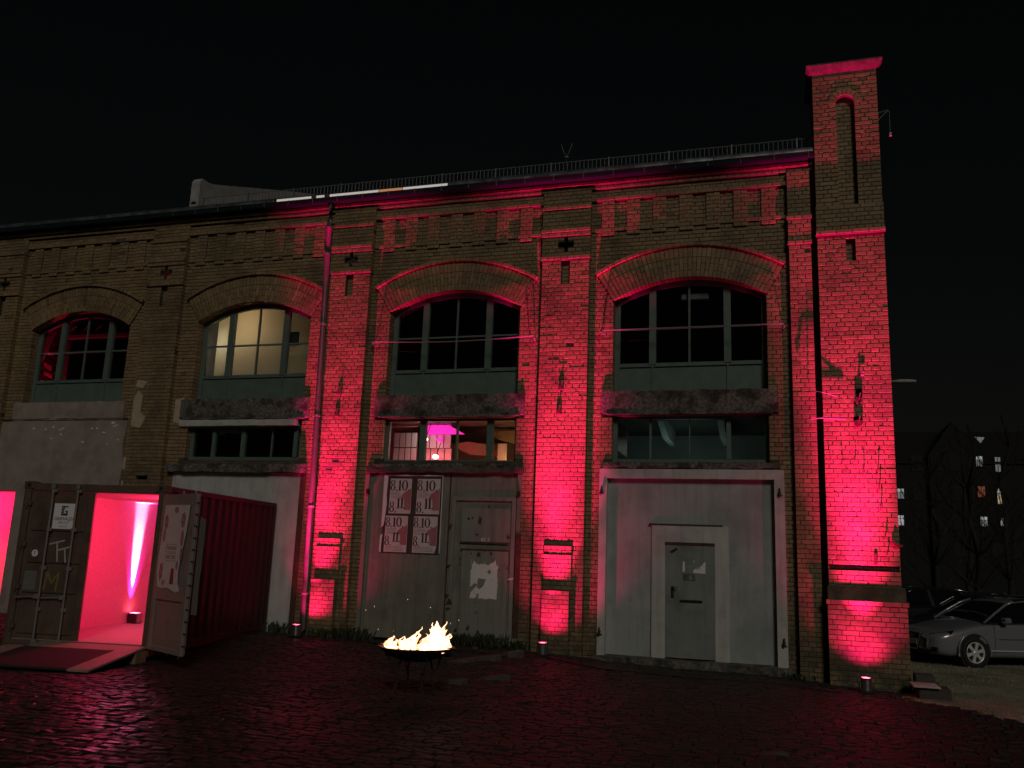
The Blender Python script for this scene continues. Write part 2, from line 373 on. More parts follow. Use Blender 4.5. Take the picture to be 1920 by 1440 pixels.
for i, (d, x, y, sx_) in enumerate(cobs):
    z = gz(x, y) - .012; rz = random.gauss(0, .04); tx, ty = random.gauss(0, .05), random.gauss(0, .045); h = random.uniform(-.009, .006)
    if i < 300:
        o = bpy.data.objects.new('cobble', cmeshes[i % 10]); COL.objects.link(o); o.parent = pave
        o.location = (x-10, y+6, z+h); o.rotation_euler = (tx, ty, rz); o.scale.x = sx_; ORG[o.name] = ORG[pave.name]
    else:
        c = cvars[random.randrange(10)]; k = len(big.v); cr, sr_ = math.cos(rz), math.sin(rz)
        for vx, vy, vz in c.v:
            vx *= sx_; big.v.append((x+vx*cr-vy*sr_, y+vx*sr_+vy*cr, z+h+vz+vx*ty+vy*tx))
        big.f += [tuple(k+q for q in f) for f in c.f]
part('cobbles', big, 'cobble', pave, kind='stuff')

# ------------------------------------------------------------------ the brick hall
HC, JT, CR = .1225, .0125, .08
hall = empty('brick_hall', (8, 0, 0), 'long old yellow brick factory hall with arched windows, lit red along its pilasters', 'building')
tower = empty('brick_tower', (16.06, -.26, -.1), 'tall square brick corner tower with flared cap and arched niche, glowing red', 'tower')
BR = {hall.name: [], tower.name: []}
MO = {hall.name: MB(), tower.name: MB()}
def row_bricks(a, b_, par, x0=None):
    """cut [a,b] into bricks of an alternating header / stretcher row"""
    head = par % 2 == 0; unit = HC + JT if head else .2575 + JT - .005
    unit = .135 if head else .270
    off = 0 if head else (.0675 if (par//2) % 2 else .2025)
    org = a if x0 is None else x0
    cuts = []; k = math.floor((a-org-off)/unit)
    while org+off+k*unit < b_ + 1e-6:
        c = org+off+k*unit
        if a+.045 < c < b_-.045: cuts.append(c)
        k += 1
    e = [a] + cuts + [b_]
    return [(e[i]+(JT/2 if i else 0), e[i+1]-(JT/2 if i < len(e)-2 else 0)) for i in range(len(e)-1)]
def face(th, x0, x1, z0, z1, y, nrm='f', clip=None, holes=(), yback=None, mort=True):
    """brick facing. nrm f: front at depth y over x0..x1; r/l: side facing right/left at x=y over y from x0..x1"""
    i = math.floor(z0/CR + .3)
    while True:
        za, zb = i*CR + JT/2, (i+1)*CR - JT/2
        if za < z0-.02: i += 1; continue
        if za > z1-.03: break
        zb = min(zb, z1)
        if zb-za > .03:
            iv = clip((za+zb)/2) if clip else [(x0, x1)]
            for h in holes:
                if h[2] < (za+zb)/2 < h[3]:
                    nv = []
                    for a, b_ in iv:
                        if h[0] > a and h[0] < b_: nv.append((a, h[0]))
                        if h[1] < b_ and h[1] > a: nv.append((h[1], b_))
                        if h[1] <= a or h[0] >= b_: nv.append((a, b_))
                    iv = nv
            for a, b_ in iv:
                if b_-a < .03: continue
                for p, q in row_bricks(a, b_, i, x0):
                    BR[th.name].append((nrm, (p+q)/2, y, (za+zb)/2, q-p, zb-za))
        i += 1
    if mort and nrm == 'f' and yback is not None:
        xs_ = sorted({x0, x1, *[h[0] for h in holes], *[h[1] for h in holes]}); zs = sorted({z0, z1, *[h[2] for h in holes], *[h[3] for h in holes]})
        for a, b_ in zip(xs_, xs_[1:]):
            for c, d in zip(zs, zs[1:]):
                if a < x0 or b_ > x1 or c < z0 or d > z1: continue
                if any(h[0] <= (a+b_)/2 <= h[1] and h[2] <= (c+d)/2 <= h[3] for h in holes): continue
                MO[th.name].box(a+.006 if a == x0 else a, b_-.006 if b_ == x1 else b_, y+.009, yback, c, d)
def block(th, x0, x1, z0, z1, y, yb, holes=()):
    """a projecting brick body: front, both returns"""
    face(th, x0, x1, z0, z1, y, 'f', holes=holes, yback=yb)
    if yb - y > .06:
        face(th, y+.004, yb, z0, z1, x1, 'r'); face(th, y+.004, yb, z0, z1, x0, 'l')
PC = [-3.26, 1.44, 6.14, 10.84]; PH = .475
RI, RO, ZC = 2.70, 3.30, 4.37
for k in range(4):
    ox0, ox1 = 4.7*k-2.32, 4.7*k+.51; xm = (ox0+ox1)/2
    xa = PC[k]+PH; xb = PC[k+1]-PH if k < 3 else 15.02
    gz0, gz1 = ox0-.2, ox1+.2
    ztop = {0: 4.46, 1: 3.28, 2: 3.42, 3: 3.44}[k]
    lowwin = k > 0
    ga, gb = {0: (-2.75, .78), 1: (2.15, 5.42), 2: (6.78, 10.06), 3: (11.57, 14.84)}[k]
    def clip(z, xa=xa, xb=xb, ox0=ox0, ox1=ox1, ga=ga, gb=gb, ztop=ztop, k=k, xm=xm):
        if z < ztop: return [(xa, ga), (gb, xb)]
        if z < (3.58 if k else 4.5):
            return [(xa, ox0-.15), (ox1+.15, xb)] if k else [(xa, ga), (gb, xb)]
        if z < 4.44: return [(xa, ox0), (ox1, xb)]
        if z < 4.90: return [(xa, ox0-.2), (ox1+.16, xb)]
        if z < 6.67: return [(xa, ox0), (ox1, xb)]
        if z < 7.66:
            h = 1.415+(z-6.67)*.62 if z < 7.18 else math.sqrt(max(0, RO**2-(z-ZC)**2))
            return [(xa, xm-h-.01), (xm+h+.01, xb)]
        return [(xa, xb)]
    face(hall, xa, xb, 0, 8.16, 0, clip=clip)
    # masonry core
    m_ = MO[hall.name]; Y0, Y1 = .012, .40
    if k == 0:
        m_.box(xa+.0, -2.09, Y0, Y1, 2.82, 4.5); m_.box(-2.09, ox0+.3, Y0, Y1, -.2, 4.5); m_.box(ox0+.3, gb, Y0, Y1, -.2, 4.5); m_.box(gb, xb, Y0, Y1, -.2, 4.5)
        m_.box(xa, ox0, Y0, Y1, 4.5, 6.67); m_.box(ox1, xb, Y0, Y1, 4.5, 6.67); m_.box(ox0, ox1, Y0, Y1, 4.5, 4.88)
    else:
        m_.box(xa, ox0, Y0, Y1, ztop, 6.67); m_.box(ox1, xb, Y0, Y1, ztop, 6.67)
        m_.box(xa, ga, Y0, Y1, -.2, ztop); m_.box(gb, xb, Y0, Y1, -.2, ztop)
        m_.box(ga, gb, .2, Y1, -.2, ztop) if k != 3 else m_.box(ga, gb, .25, Y1, -.2, ztop)
        m_.box(ox0, ox1, Y0, Y1, ztop, 3.56)
        m_.box(ox0, ox1, .03, Y1, 4.43, 4.88)
    arc = []
    for j in range(25):
        an = math.asin(1.415/2.71)*(2*j/24-1); arc.append((xm+2.71*math.sin(an), ZC+2.71*math.cos(an)))
    m_.prism([(xa, 8.95), (xa, 6.67), (ox0, 6.67)] + arc + [(ox1, 6.67), (xb, 6.67), (xb, 8.95)], Y0, Y1)
    # brick reveals of the upper opening
    for zz in ((4.9, 6.67),) + (((3.56, 4.42),) if lowwin else ()):
        face(hall, .004, .24, zz[0], zz[1], ox0+.006, 'r'); face(hall, .004, .24, zz[0], zz[1], ox1-.006, 'l')
    # frieze: corbelled strips and recesses
    face(hall, xa, xb, 8.72, 9.04, -.04, yback=.013)
    face(hall, xa, xb, 8.16, 8.72, 0)
    st = [xa+.22+.503*j for j in range(7)] if k < 3 else [11.53+.503*j for j in range(7)]
    for s_ in st: face(hall, s_, s_+.25, 8.00, 8.72, -.04, yback=.013)
    gaps = list(zip([xa]+[s_+.25 for s_ in st], st+[xb]))
    for a, b_ in gaps: face(hall, a, b_, 8.08, 8.16, -.032, yback=.013)
    face(hall, xa, xb, 8.72, 8.80, -.07, yback=-.02)
PW = 5.5
face(hall, -PW, PC[0]-PH, 0, 8.95, 0, yback=.4)
# eaves courses along the whole wall
face(hall, -PW, 15.46, 8.96, 9.04, -.10, yback=.4); face(hall, -PW, 15.46, 9.04, 9.12, -.16, yback=.4)
# pilasters
for k, c in enumerate(PC):
    a, b_ = c-PH, c+PH; zb_ = 2.95 if k == 0 else -.1
    if k == 0: MO[hall.name].box(a, b_, .012, .4, 2.82, 9.)
    sl = (c-.09, c+.09, 7.04, 7.52)
    block(hall, a, b_, zb_, 7.52, -.13, .013, holes=[sl] + ([(c-.15, c+.15, 3.1, 3.2)] if k == 1 else []))
    face(hall, sl[0], sl[1], sl[2], sl[3], -.03, yback=.01)
    block(hall, a-.02, b_+.02, 7.52, 7.60, -.18, .013)
    cz = 7.82
    block(hall, a-.01, b_+.01, 7.60, 8.00, -.14, .013, holes=[(c-.04, c+.04, cz-.14, cz+.16), (c-.16, c+.16, cz-.03, cz+.07)])
    block(hall, a-.02, b_+.02, 8.00, 8.08, -.175, .013); block(hall, a-.02, b_+.02, 8.08, 8.16, -.195, .013)
    block(hall, a-.01, b_+.01, 8.16, 8.56, -.145, .013); block(hall, a-.02, b_+.02, 8.56, 8.64, -.175, .013)
    block(hall, a-.01, b_+.01, 8.64, 8.96, -.10, .013)
    if k in (2, 3):                                    # cut-off wall stubs with little ledges
        u = c - .0
        block(hall, u-.255, u+.255, -.1, 1.12, -.27, -.118)
        block(hall, u-.26, u+.26, 1.12, 1.20, -.285, -.118)
        block(hall, u-.26, u+.26, 1.20, 1.76, -.172, -.118)
        block(hall, u-.265, u+.265, 1.76, 1.84, -.192, -.118)
        block(hall, u-.26, u+.26, 1.84, 2.00, -.172, -.118)
# half pilaster beside the tower
block(hall, 15.02, 15.40, -.1, 7.52, -.13, .013); block(hall, 15.0, 15.42, 7.52, 7.60, -.16, .013)
block(hall, 15.01, 15.41, 7.60, 8.0, -.15, .013); block(hall, 14.99, 15.43, 8.0, 8.08, -.17, .013); block(hall, 15.01, 15.41, 8.08, 8.96, -.12, .013)
MO[hall.name].box(15.02, 15.5, .013, .4, -.1, 9.0); face(hall, 15.40, 15.5, -.1, 8.95, .005)
# the tower
T0, T1, TY = 15.505, 16.615, -.26
nich = (15.90, 16.22, 8.23, 10.15)
face(tower, T0, T1, 1.44, 7.60, TY, yback=.8, holes=[(15.98, 16.14, 7.08, 7.56), (16.05, 16.14, 4.63, 4.80), (15.99, 16.12, 4.22, 4.36), (T0, T1, 1.76, 1.84)])
face(tower, T0+.01, T1-.01, 1.76, 1.84, TY+.07, yback=.3)
face(tower, 15.98, 16.14, 7.08, 7.56, TY+.12, yback=.3)
block(tower, T0-.02, T1+.02, 7.60, 7.68, TY-.09, -.1)
MO[tower.name].box(T0+.01, T1-.01, -.1, .8, 7.60, 8.16)
block(tower, T0-.01, T1+.01, 7.68, 8.16, TY-.035, -.1)
face(tower, nich[0], nich[1], 8.16, 10.35, TY+.13, yback=.8)
def ncl(z):
    if z < 10.15: return [(T0, 15.90), (16.22, T1)]
    h = math.sqrt(max(0, .25**2-(z-10.15)**2)); return [(T0, 16.06-h), (16.06+h, T1)] if h > .02 else [(T0, T1)]
face(tower, T0, T1, 8.16, 10.72, TY, clip=ncl)
arcn = [(16.06-.16*math.cos(PI*j/10), 10.15+.16*math.sin(PI*j/10)) for j in range(11)]
MO[tower.name].prism([(T0+.006, 10.72), (T0+.006, 8.16), (15.90, 8.16)] + arcn + [(16.22, 8.16), (T1-.006, 8.16), (T1-.006, 10.72)], TY+.012, .8)
for z0_, z1_ in ((1.44, 7.60), (7.68, 10.72)):
    face(tower, TY+.004, .83, z0_, z1_, T1, 'r'); face(tower, TY+.004, 0 if z0_ < 7 else .83, z0_, z1_, T0, 'l')
MO[tower.name].box(T0+.01, T1-.01, .3, .83, 1.2, 10.72)
# base, rough ledges
block(tower, 15.47, 16.68, -.35, 1.20, -.355, .83)
block(tower, 15.45, 16.70, 1.20, 1.28, -.385, .83)
mb = MB(); mb.prism([(-.372, 1.28), (-.262, 1.28), (-.262, 1.50), (-.285, 1.46), (-.32, 1.40), (-.35, 1.34)], 15.48, 16.67, 'x')
part('sloping_ledge', mb, 'dark_masonry', tower)
mb = MB(); mb.box(T0+.01, T1-.01, TY+.035, TY+.07, 1.775, 1.80); part('iron_band', mb, 'rust', tower)
mb = MB(); mb.box(16.22, 16.265, -.285, -.262, 1.86, 2.04); part('iron_strap', mb, 'rust', tower)
# arch round niche head
mb = MB()
for j in range(9):
    a0, a1 = PI*j/9+.02, PI*(j+1)/9-.02
    P_ = [(16.06-math.cos(a)*r, 10.15+math.sin(a)*r) for a, r in ((a0, .165), (a0, .285), (a1, .285), (a1, .165))]
    mb.prism(P_, TY-.008, TY+.12)
part('niche_arch', mb, 'brick', tower)
# flared cap
mb = MB()
r0 = (T0, T1, TY, .84); r1 = (15.37, 16.75, -.42, .98)
def ring(r, z): return [(r[0], r[2], z), (r[1], r[2], z), (r[1], r[3], z), (r[0], r[3], z)]
lv = [(r0, 10.72), (r0, 10.77), ((15.45, 16.67, -.32, .91), 10.82), ((15.40, 16.72, -.38, .95), 10.90), ((15.40, 16.72, -.38, .95), 10.93)]
for r, z in lv: mb.v += ring(r, z)
for i in range(len(lv)-1):
    for j in range(4): mb.f.append((i*4+j, i*4+(j+1) % 4, (i+1)*4+(j+1) % 4, (i+1)*4+j))
mb.f.append(tuple(range(len(lv)*4-4, len(lv)*4))); mb.f.append((3, 2, 1, 0))
part('cap', mb, 'cap_stone', tower, label='flared cap of the tower')

# voussoirs and hood of each arch
def vouss():
    for k in (3, 2, 1, 0):
        xm = 4.7*k-.905; n_ = 40; A = math.asin(1.415/2.70)
        for j in range(n_):
            a0 = -A+2*A*j/n_; a1 = a0+2*A/n_
            rs_ = [2.70, 2.96, 3.085, 3.30] if j % 2 else [2.70, 2.825, 3.085, 3.30]
            for q in range(3):
                ra, rb = rs_[q], rs_[q+1]
                if k < 2 and q == 1: pass
                yield k, xm, a0, a1, ra, rb, q
vs = list(vouss()); stuffv = MB(); nobj = 0
for k, xm, a0, a1, ra, rb, q in vs:
    mb = MB(); g = .0055; f0 = -.03 + random.uniform(-.003, .003)
    rj0, rj1 = (ra if q == 0 else ra+.005), (rb-.005 if q < 2 else rb)
    P_ = []
    for r, s_ in ((rj0, 1), (rj1, 1), (rj1, -1), (rj0, -1)):
        aa = (a0+g/r) if s_ > 0 else (a1-g/r)
        P_.append((xm+math.sin(aa)*r, ZC+math.cos(aa)*r))
    if k >= 2 and nobj < 240:
        mb.prism(P_, f0, .20 if q == 0 else .01); part('arch_brick', mb, 'brick', hall); nobj += 1
    else: stuffv.prism(P_, f0, .20 if q == 0 else .01)
part('arch_brickwork', stuffv, 'brick', hall, kind='stuff')
for k in range(4):
    xm = 4.7*k-.905; A = math.asin(1.415/2.70); mb = MB()
    for j in range(28):
        a0 = -A*1.005+2.01*A*j/28+.0018; a1 = a0+2.01*A/28-.0036; d = -.085-random.uniform(0, .012)
        mb.prism([(xm+math.sin(a)*r, ZC+math.cos(a)*r) for a, r in ((a0, 3.302), (a0, 3.36), (a1, 3.36), (a1, 3.302))], d, .013)
    part('hood_mould', mb, 'brick', hall)
    mb = MB()
    P_ = [(xm+math.sin(-A+2*A*j/24)*2.704, ZC+math.cos(-A+2*A*j/24)*2.704) for j in range(25)] + [(xm+math.sin(A-2*A*j/24)*3.29, ZC+math.cos(A-2*A*j/24)*3.29) for j in range(25)]
    mb.prism(P_, -.018, .014); part('arch_mortar', mb, 'mortar', hall)
# turn the list of bricks into objects and brickwork
def brick_v(wd, ht):
    b_ = .0055; a, c = wd/2, ht/2
    v = [(-a, .014, -c), (a, .014, -c), (a, .014, c), (-a, .014, c), (-a, .003, -c), (a, .003, -c), (a, .003, c), (-a, .003, c),
         (-a+b_, 0, -c+b_), (a-b_, 0, -c+b_), (a-b_, 0, c-b_), (-a+b_, 0, c-b_)]
    f = []
    for L_ in (0, 4):
        for i in range(4): f.append((L_+i, L_+(i+1) % 4, L_+4+(i+1) % 4, L_+4+i))
    f.append((8, 9, 10, 11)); return v, f
stdm = {}
def place(rec):
    nrm, u, y, z, wd, ht = rec
    if nrm == 'f': return Vector((u, y, z)), 0
    if nrm == 'r': return Vector((y, u, z)), PI/2
    return Vector((y, u, z)), -PI/2
for th in (hall, tower):
    L_ = BR[th.name]; sc = []
    for i, r in enumerate(L_):
        if r[0] != 'f' or r[4] < .24: continue
        p = px(place(r)[0])
        if 0 < p[0] < 1920 and 0 < p[1] < 1440: sc.append((-(r[4]*r[5])/p[2]**2, i))
    sc.sort(); pick = {i for _, i in sc[:300]}
    mb = MB()
    for i, r in enumerate(L_):
        loc, rz = place(r); dj = random.gauss(0, .0008); tilt = random.gauss(0, .005); tl = random.gauss(0, .006)
        rr0 = random.random()
        if rr0 < .02: dj += .004
        elif rr0 < .024 and i not in pick and th is hall: dj += .011
        if i in pick:
            key = (round(r[4], 3), round(r[5], 3))
            if key not in stdm:
                v, f = brick_v(*key); me = bpy.data.meshes.new('brick'); me.from_pydata(v, [], f); me.materials.append(MT['brick']); stdm[key] = me
            o = bpy.data.objects.new('brick', stdm[key]); COL.objects.link(o); o.parent = th
            o.location = loc + Vector((0, dj, 0)) - Vector(ORG[th.name]); o.rotation_euler = (tilt, 0, rz+tl*.6)
        else:
            v, f = brick_v(r[4], r[5]); k = len(mb.v); c, s_ = math.cos(rz), math.sin(rz)
            for vx, vy, vz in v:
                vy = vy + dj + vz*tilt + vx*tl*.6; mb.v.append((loc.x+vx*c-vy*s_, loc.y+vx*s_+vy*c, loc.z+vz))
            mb.f += [tuple(k+q for q in ff) for ff in f]
    part('brickwork', mb, 'brick', th, kind='stuff')
    part('wall', MO[th.name], 'mortar', th)
# back of the hall, floors, roof
mb = MB(); mb.box(-PW, 16.5, 7.9, 8.2, -.1, 9.2); mb.box(-PW-.3, -PW, 0, 8.2, -.1, 9.2); mb.box(16.2, 16.6, .83, 8.2, -.4, 9.2)
part('outer_wall', mb, 'mortar', hall)
mb = MB(); mb.box(-PW, 16.2, .4, 7.9, 4.50, 4.72); part('upper_floor', mb, 'roomdark', hall)
mb = MB()
for k, (x, mt) in enumerate(((1.5, 0), (6.2, 0), (10.9, 0))): mb.box(x, x+.12, .4, 7.9, -.1, 9.1)
part('partition_wall', mb, 'roomdark', hall)
mb = MB(); mb.prism([(-.15, 9.12), (8.4, 11.2), (8.4, 11.3), (-.15, 9.22)], -PW-.3, 15.47, 'x'); part('roof', mb, 'roof', hall)
mb = MB(); mb.box(-PW, 16.2, .42, 7.9, 9.0, 9.1); part('ceiling', mb, 'roomdark', hall)

# concrete bands over the lower windows and sills
def rough_box(x0, x1, y0, y1, z0, z1, n_=22, j=.012, seedj=0):
    mb = MB(); xs_ = [x0+(x1-x0)*i/n_ for i in range(n_+1)]
    for x in xs_:
        a = random.uniform(-j, j); b_ = random.uniform(-j, j); c = random.uniform(-j, j)*.7
        mb.v += [(x, y1, z0+a), (x, y0+c, z0+a), (x, y0+c*.8-.004, (z0+z1)/2), (x, y0+c, z1+b_), (x, y1, z1+b_)]
    for i in range(n_):
        for q in range(4): mb.f.append((i*5+q, (i+1)*5+q, (i+1)*5+q+1, i*5+q+1))
        mb.f.append((i*5+4, (i+1)*5+4, (i+1)*5, i*5))
    mb.f.append((0, 1, 2, 3, 4)); mb.f.append(tuple(n_*5+q for q in (4, 3, 2, 1, 0)))
    return mb
for k in range(4):
    a, b_ = 4.7*k-2.52, 4.7*k+.67
    part('concrete_beam', rough_box(a, b_, -.045, .2, 4.47, 4.89), 'plaster_old' if k == 0 else 'concrete', hall)
    if k: part('beam_lip', rough_box(a+.1, b_-.1, -.065, .0, 4.44, 4.475, j=.004), 'concrete', hall)
part('window_sill', rough_box(6.85, 10.0, -.04, .2, 3.42, 3.50, j=.018), 'concrete', hall)
part('window_sill', rough_box(11.62, 14.78, -.04, .2, 3.445, 3.55, j=.018), 'concrete', hall)
part('window_sill', rough_box(2.06, 5.42, -.14, .2, 3.30, 3.47, j=.015), 'concrete', hall)
part('window_head', rough_box(2.2, 5.1, -.05, .15, 4.30, 4.44, j=.008), 'plaster', hall)

# windows
def arcz(x, xm, R_): return ZC + math.sqrt(R_**2-(x-xm)**2)
def upper_window(k, blind=False):
    ox0, ox1 = 4.7*k-2.32, 4.7*k+.51; xm = (ox0+ox1)/2; y0, y1 = .22, .30
    fr = MB()
    fo, fi = 2.705, 2.61
    pts_o = [(xm-1.41+2.82*j/24, arcz(xm-1.41+2.82*j/24, xm, 2.70)) for j in range(25)]
    pts_i = [(x, z-.09) for x, z in pts_o]
    fr.prism(pts_o + pts_i[::-1], y0, y1)
    fr.box(ox0, ox0+.10, y0+.002, y1, 4.9, 6.68); fr.box(ox1-.10, ox1, y0+.002, y1, 4.9, 6.68)
    w_ = part('arched_window', fr, 'green_frame', hall)
    m1, m2, mc = xm-.69, xm+.70, xm+.0
    for x in (m1, m2):
        mb = MB(); mb.box(x-.065, x+.065, y0-.02, y1, 5.44, arcz(x, xm, 2.62)); part('mullion', mb, 'green_frame', w_)
    mb = MB(); mb.box(ox0+.1, ox1-.1, y0-.004, y1, 5.40, 5.47); part('sill_rail', mb, 'green_frame', w_)
    for a, b_ in ((ox0+.1, m1-.02), (m1+.02, m2-.02), (m2+.02, ox1-.1)):
        mb = MB(); mb.box(a, b_, y0+.03, y1-.01, 4.9, 5.40); part('lower_panel', mb, 'green_frame', w_)
    for x in (m1, m2):
        mb = MB(); mb.box(x-.02, x+.02, y0+.005, y1, 4.9, 5.40); part('panel_batten', mb, 'green_frame', w_)
    mb = MB(); mb.box(mc-.018, mc+.018, y0+.01, y1-.02, 5.47, arcz(mc, xm, 2.61)); part('glazing_bar', mb, 'green_frame', w_)
    for a, b_ in ((ox0+.1, m1-.065), (m1+.065, m2-.065), (m2+.065, ox1-.1)):
        mb = MB(); mb.box(a, b_, y0+.012, y1-.02, 6.125, 6.16); part('glazing_bar', mb, 'green_frame', w_)
    for a, b_ in ((ox0+.1, m1-.065), (m1+.065, mc-.018), (mc+.018, m2-.065), (m2+.065, ox1-.1)):
        mb = MB(); mb.box(a, b_, .255, .258, 5.47, 6.125); part('pane', mb, 'glass', w_)
        P_ = [(a+(b_-a)*j/8, arcz(a+(b_-a)*j/8, xm, 2.70)-.09) for j in range(9)]
        mb = MB(); mb.prism([(b_, 6.16), (a, 6.16)] + P_, .255, .258); part('pane', mb, 'glass', w_)
    return w_
for k in range(4): upper_window(k)
def low_window(k, muls, z0, z1, x0=None, x1=None):
    ox0, ox1 = x0 if x0 is not None else 4.7*k-2.32, x1 if x1 is not None else 4.7*k+.51; y0, y1 = .16, .24
    fr = MB(); fr.box(ox0, ox1, y0, y1, z0, z0+.07); fr.box(ox0, ox1, y0, y1, z1-.05, z1)
    fr.box(ox0, ox0+.08, y0, y1, z0+.07, z1-.05); fr.box(ox1-.07, ox1, y0, y1, z0+.07, z1-.05)
    w_ = part('strip_window', fr, 'green_frame', hall)
    e = [ox0+.08]
    for x, h in muls:
        mb = MB(); mb.box(x-h, x+h, y0-.01 if h > .03 else y0+.01, y1-.002, z0+.07, z1-.05); part('mullion', mb, 'green_frame', w_); e += [x-h, x+h]
    e.append(ox1-.07)
    for a, b_ in zip(e[::2], e[1::2]):
        mb = MB(); mb.box(a, b_, .195, .198, z0+.07, z1-.05); part('pane', mb, 'glass', w_)
    return w_
low_window(1, [(2.98, .04), (3.72, .05), (4.42, .015), (5.0, .045)], 3.58, 4.30)
low_window(2, [(7.90, .065), (8.63, .02), (9.33, .065)], 3.53, 4.43)
low_window(3, [(12.48, .02), (13.2, .012), (13.90, .04)], 3.56, 4.43)

# ---- what stands behind the windows
mb = MB(); mb.box(2.45, 4.9, .62, .63, 5.3, 7.1); part('window_blind', mb, 'blind', hall)
mb = MB(); mb.box(4.35, 4.6, .56, .6, 6.2, 6.5); part('wall_box', mb, 'roomdark', hall)
mb = MB(); mb.box(1.7, 6.1, 4.0, 4.05, 4.72, 9.0); part('back_panel', mb, 'room', hall)
def plamp(name, loc, e, col, r=.06, label=None, vis=True, cat='lamp'):
    o = empty(name, loc, label, cat)
    l = bpy.data.lights.new(name, 'POINT'); l.energy = e; l.color = col; l.shadow_soft_size = r
    lo = bpy.data.objects.new('lamp_light', l); COL.objects.link(lo); lo.parent = o
    sg_ = -1 if name == 'stage_lamp' else 1
    mb = MB(); mb.lathe([(.0, .2*sg_), (.03, .2*sg_), (.07, .14*sg_), (.08, .1*sg_)], loc, 12); part('lamp_shade', mb, 'black', o)
    return o
plamp('ceiling_lamp', (3.25, 1.25, 6.75), 34, (1, .72, .46), .25, 'warm lamp shining through the blind of the second arched window')
plamp('ceiling_lamp', (2.50, .95, 6.35), 15, (1, .93, .80), .1, 'small lamp close behind the leftmost pane of the blinded window')
# red-lit stair behind the left panes of the first window
st_ = empty('indoor_staircase', (-2.2, 2.2, 4.72), 'red-lit staircase seen through the left panes of the leftmost arched window', 'staircase')
for j in range(9):
    z = 5.45+.19*j; mb = MB(); mb.prism([(-4.0, z), (-3.0, z-.42), (-3.0, z-.42+.05+.04*(j % 3)), (-4.0, z+.05+.04*(j % 3))], 1.42-.05*(j % 2), 1.5); part('step', mb, 'rust', st_)
mb = MB(); mb.box(-4.2, -2.9, 1.75, 1.8, 4.72, 7.6); part('stair_wall', mb, 'room', st_)
mb = MB(); mb.box(-3.40, -3.28, 1.2, 1.28, 4.8, 7.3); part('post', mb, 'roomdark', st_)
mb = MB(); mb.prism([(-3.9, 4.95), (-3.75, 4.95), (-3.0, 7.0), (-3.15, 7.0)], 1.3, 1.36); part('stringer', mb, 'roomdark', st_)
plamp('stage_lamp', (-3.3, 1.0, 4.95), 260, (1, .01, .08), .08, 'red lamp hidden behind the left panes of the leftmost arched window')
tb = empty('roof_truss', (-2.2, 1.5, 6.85), 'dim red-lit roof truss seen high behind the leftmost arched window', 'truss')
mb = MB(); mb.box(-2.9, -.4, 1.5, 1.6, 6.86, 6.95); part('beam', mb, 'roomdark', tb)
for j in range(6):
    mb = MB(); x = -2.8+.4*j; mb.tube([(x, 1.55, 6.95), (x+.22, 1.55, 7.2)], .03, 4); part('strut', mb, 'roomdark', tb)
# third bay: lit room behind the strip window
rm = MB(); rm.box(6.45, 10.9, 4.4, 4.45, -.1, 4.5); part('room_back_wall', rm, 'room', hall)
def gridpanel(x0, x1, z0, z1, y, nx, nz, label):
    o = empty('lattice_panel', ((x0+x1)/2, y, z0), label, 'panel')
    mb = MB()
    for i in range(nx):
        for j in range(nz):
            a = x0+(x1-x0)*i/nx; c = z0+(z1-z0)*j/nz
            mb.box(a+.012, a+(x1-x0)/nx-.012, y, y+.01, c+.012, c+(z1-z0)/nz-.012)
    part('sheet', mb, 'panel_white', o)
    mb = MB(); mb.box(x0, x1, y+.012, y+.03, z0, z1); part('backing', mb, 'roomdark', o)
    return o
gridpanel(6.92, 7.46, 3.3, 4.27, .9, 4, 3, 'white gridded partition behind the left pane of the lit strip window')
gridpanel(7.50, 8.15, 3.95, 4.56, 1.1, 4, 2, 'upper white gridded partition behind the middle panes of the lit strip window')
gridpanel(7.47, 8.12, 3.4, 3.98, 1.25, 4, 2, 'lower gridded partition lit red behind the middle panes of the lit strip window')
mb = MB(); mb.prism([(7.54, 4.25), (8.46, 4.25), (8.10, 4.44), (7.58, 4.44)], 1.05, 1.08)  # glowing shape painted in for a ceiling area under magenta light
top('magenta_patch', mb, 'magenta', 'glowing magenta screen painted for lit ceiling in the room behind the lit strip window', 'light_patch', org=(8.0, 1.05, 4.25))
mb = MB(); mb.prism([(7.78, 4.17), (7.99, 4.15), (7.99, 4.05)], 1.0, 1.03)
top('magenta_patch', mb, 'magenta', 'small magenta light patch below the big magenta screen', 'light_patch', org=(7.9, 1.0, 4.05))
for (x, y, z), lb in (((7.68, .8, 4.11), 'round white lamp glowing at the mullion of the lit strip window'), ((7.94, .8, 3.74), 'oval white lamp glowing low behind the lit strip window')):
    o = empty('white_lamp', (x, y, z), lb, 'lamp'); mb = MB(); mb.lathe([(.001, -.045), (.045, -.035), (.065, 0), (.045, .035), (.001, .045)], (x, y, z), 12)
    part('bulb', mb, 'lamp_white', o, smooth=True); l = bpy.data.lights.new('bulb_light', 'POINT'); l.energy = 2.2; l.color = (1, .9, .85); l.shadow_soft_size = .05; lo = bpy.data.objects.new('bulb_light', l); COL.objects.link(lo); lo.parent = o; lo.location = (0, -.1, 0); mb = MB(); mb.tube([(x, y+.05, z+.03), (x, y+.3, z+.4)], .008, 5); part('cord', mb, 'black', o)
plamp('stage_lamp', (7.9, .8, 3.3), 60, (1, .06, .10), .1, 'red lamp in the room behind the lit strip window')
plamp('stage_lamp', (9.6, 1.1, 3.35), 40, (1, .42, .14), .1, 'orange lamp at the right end of the lit strip window')
mb = MB(); mb.prism([(8.78, 4.34), (9.06, 4.20), (9.45, 4.12), (10.2, 4.05), (10.2, 4.42), (8.8, 4.40)], 1.7, 1.78); part('bulkhead', mb, 'timber', hall)
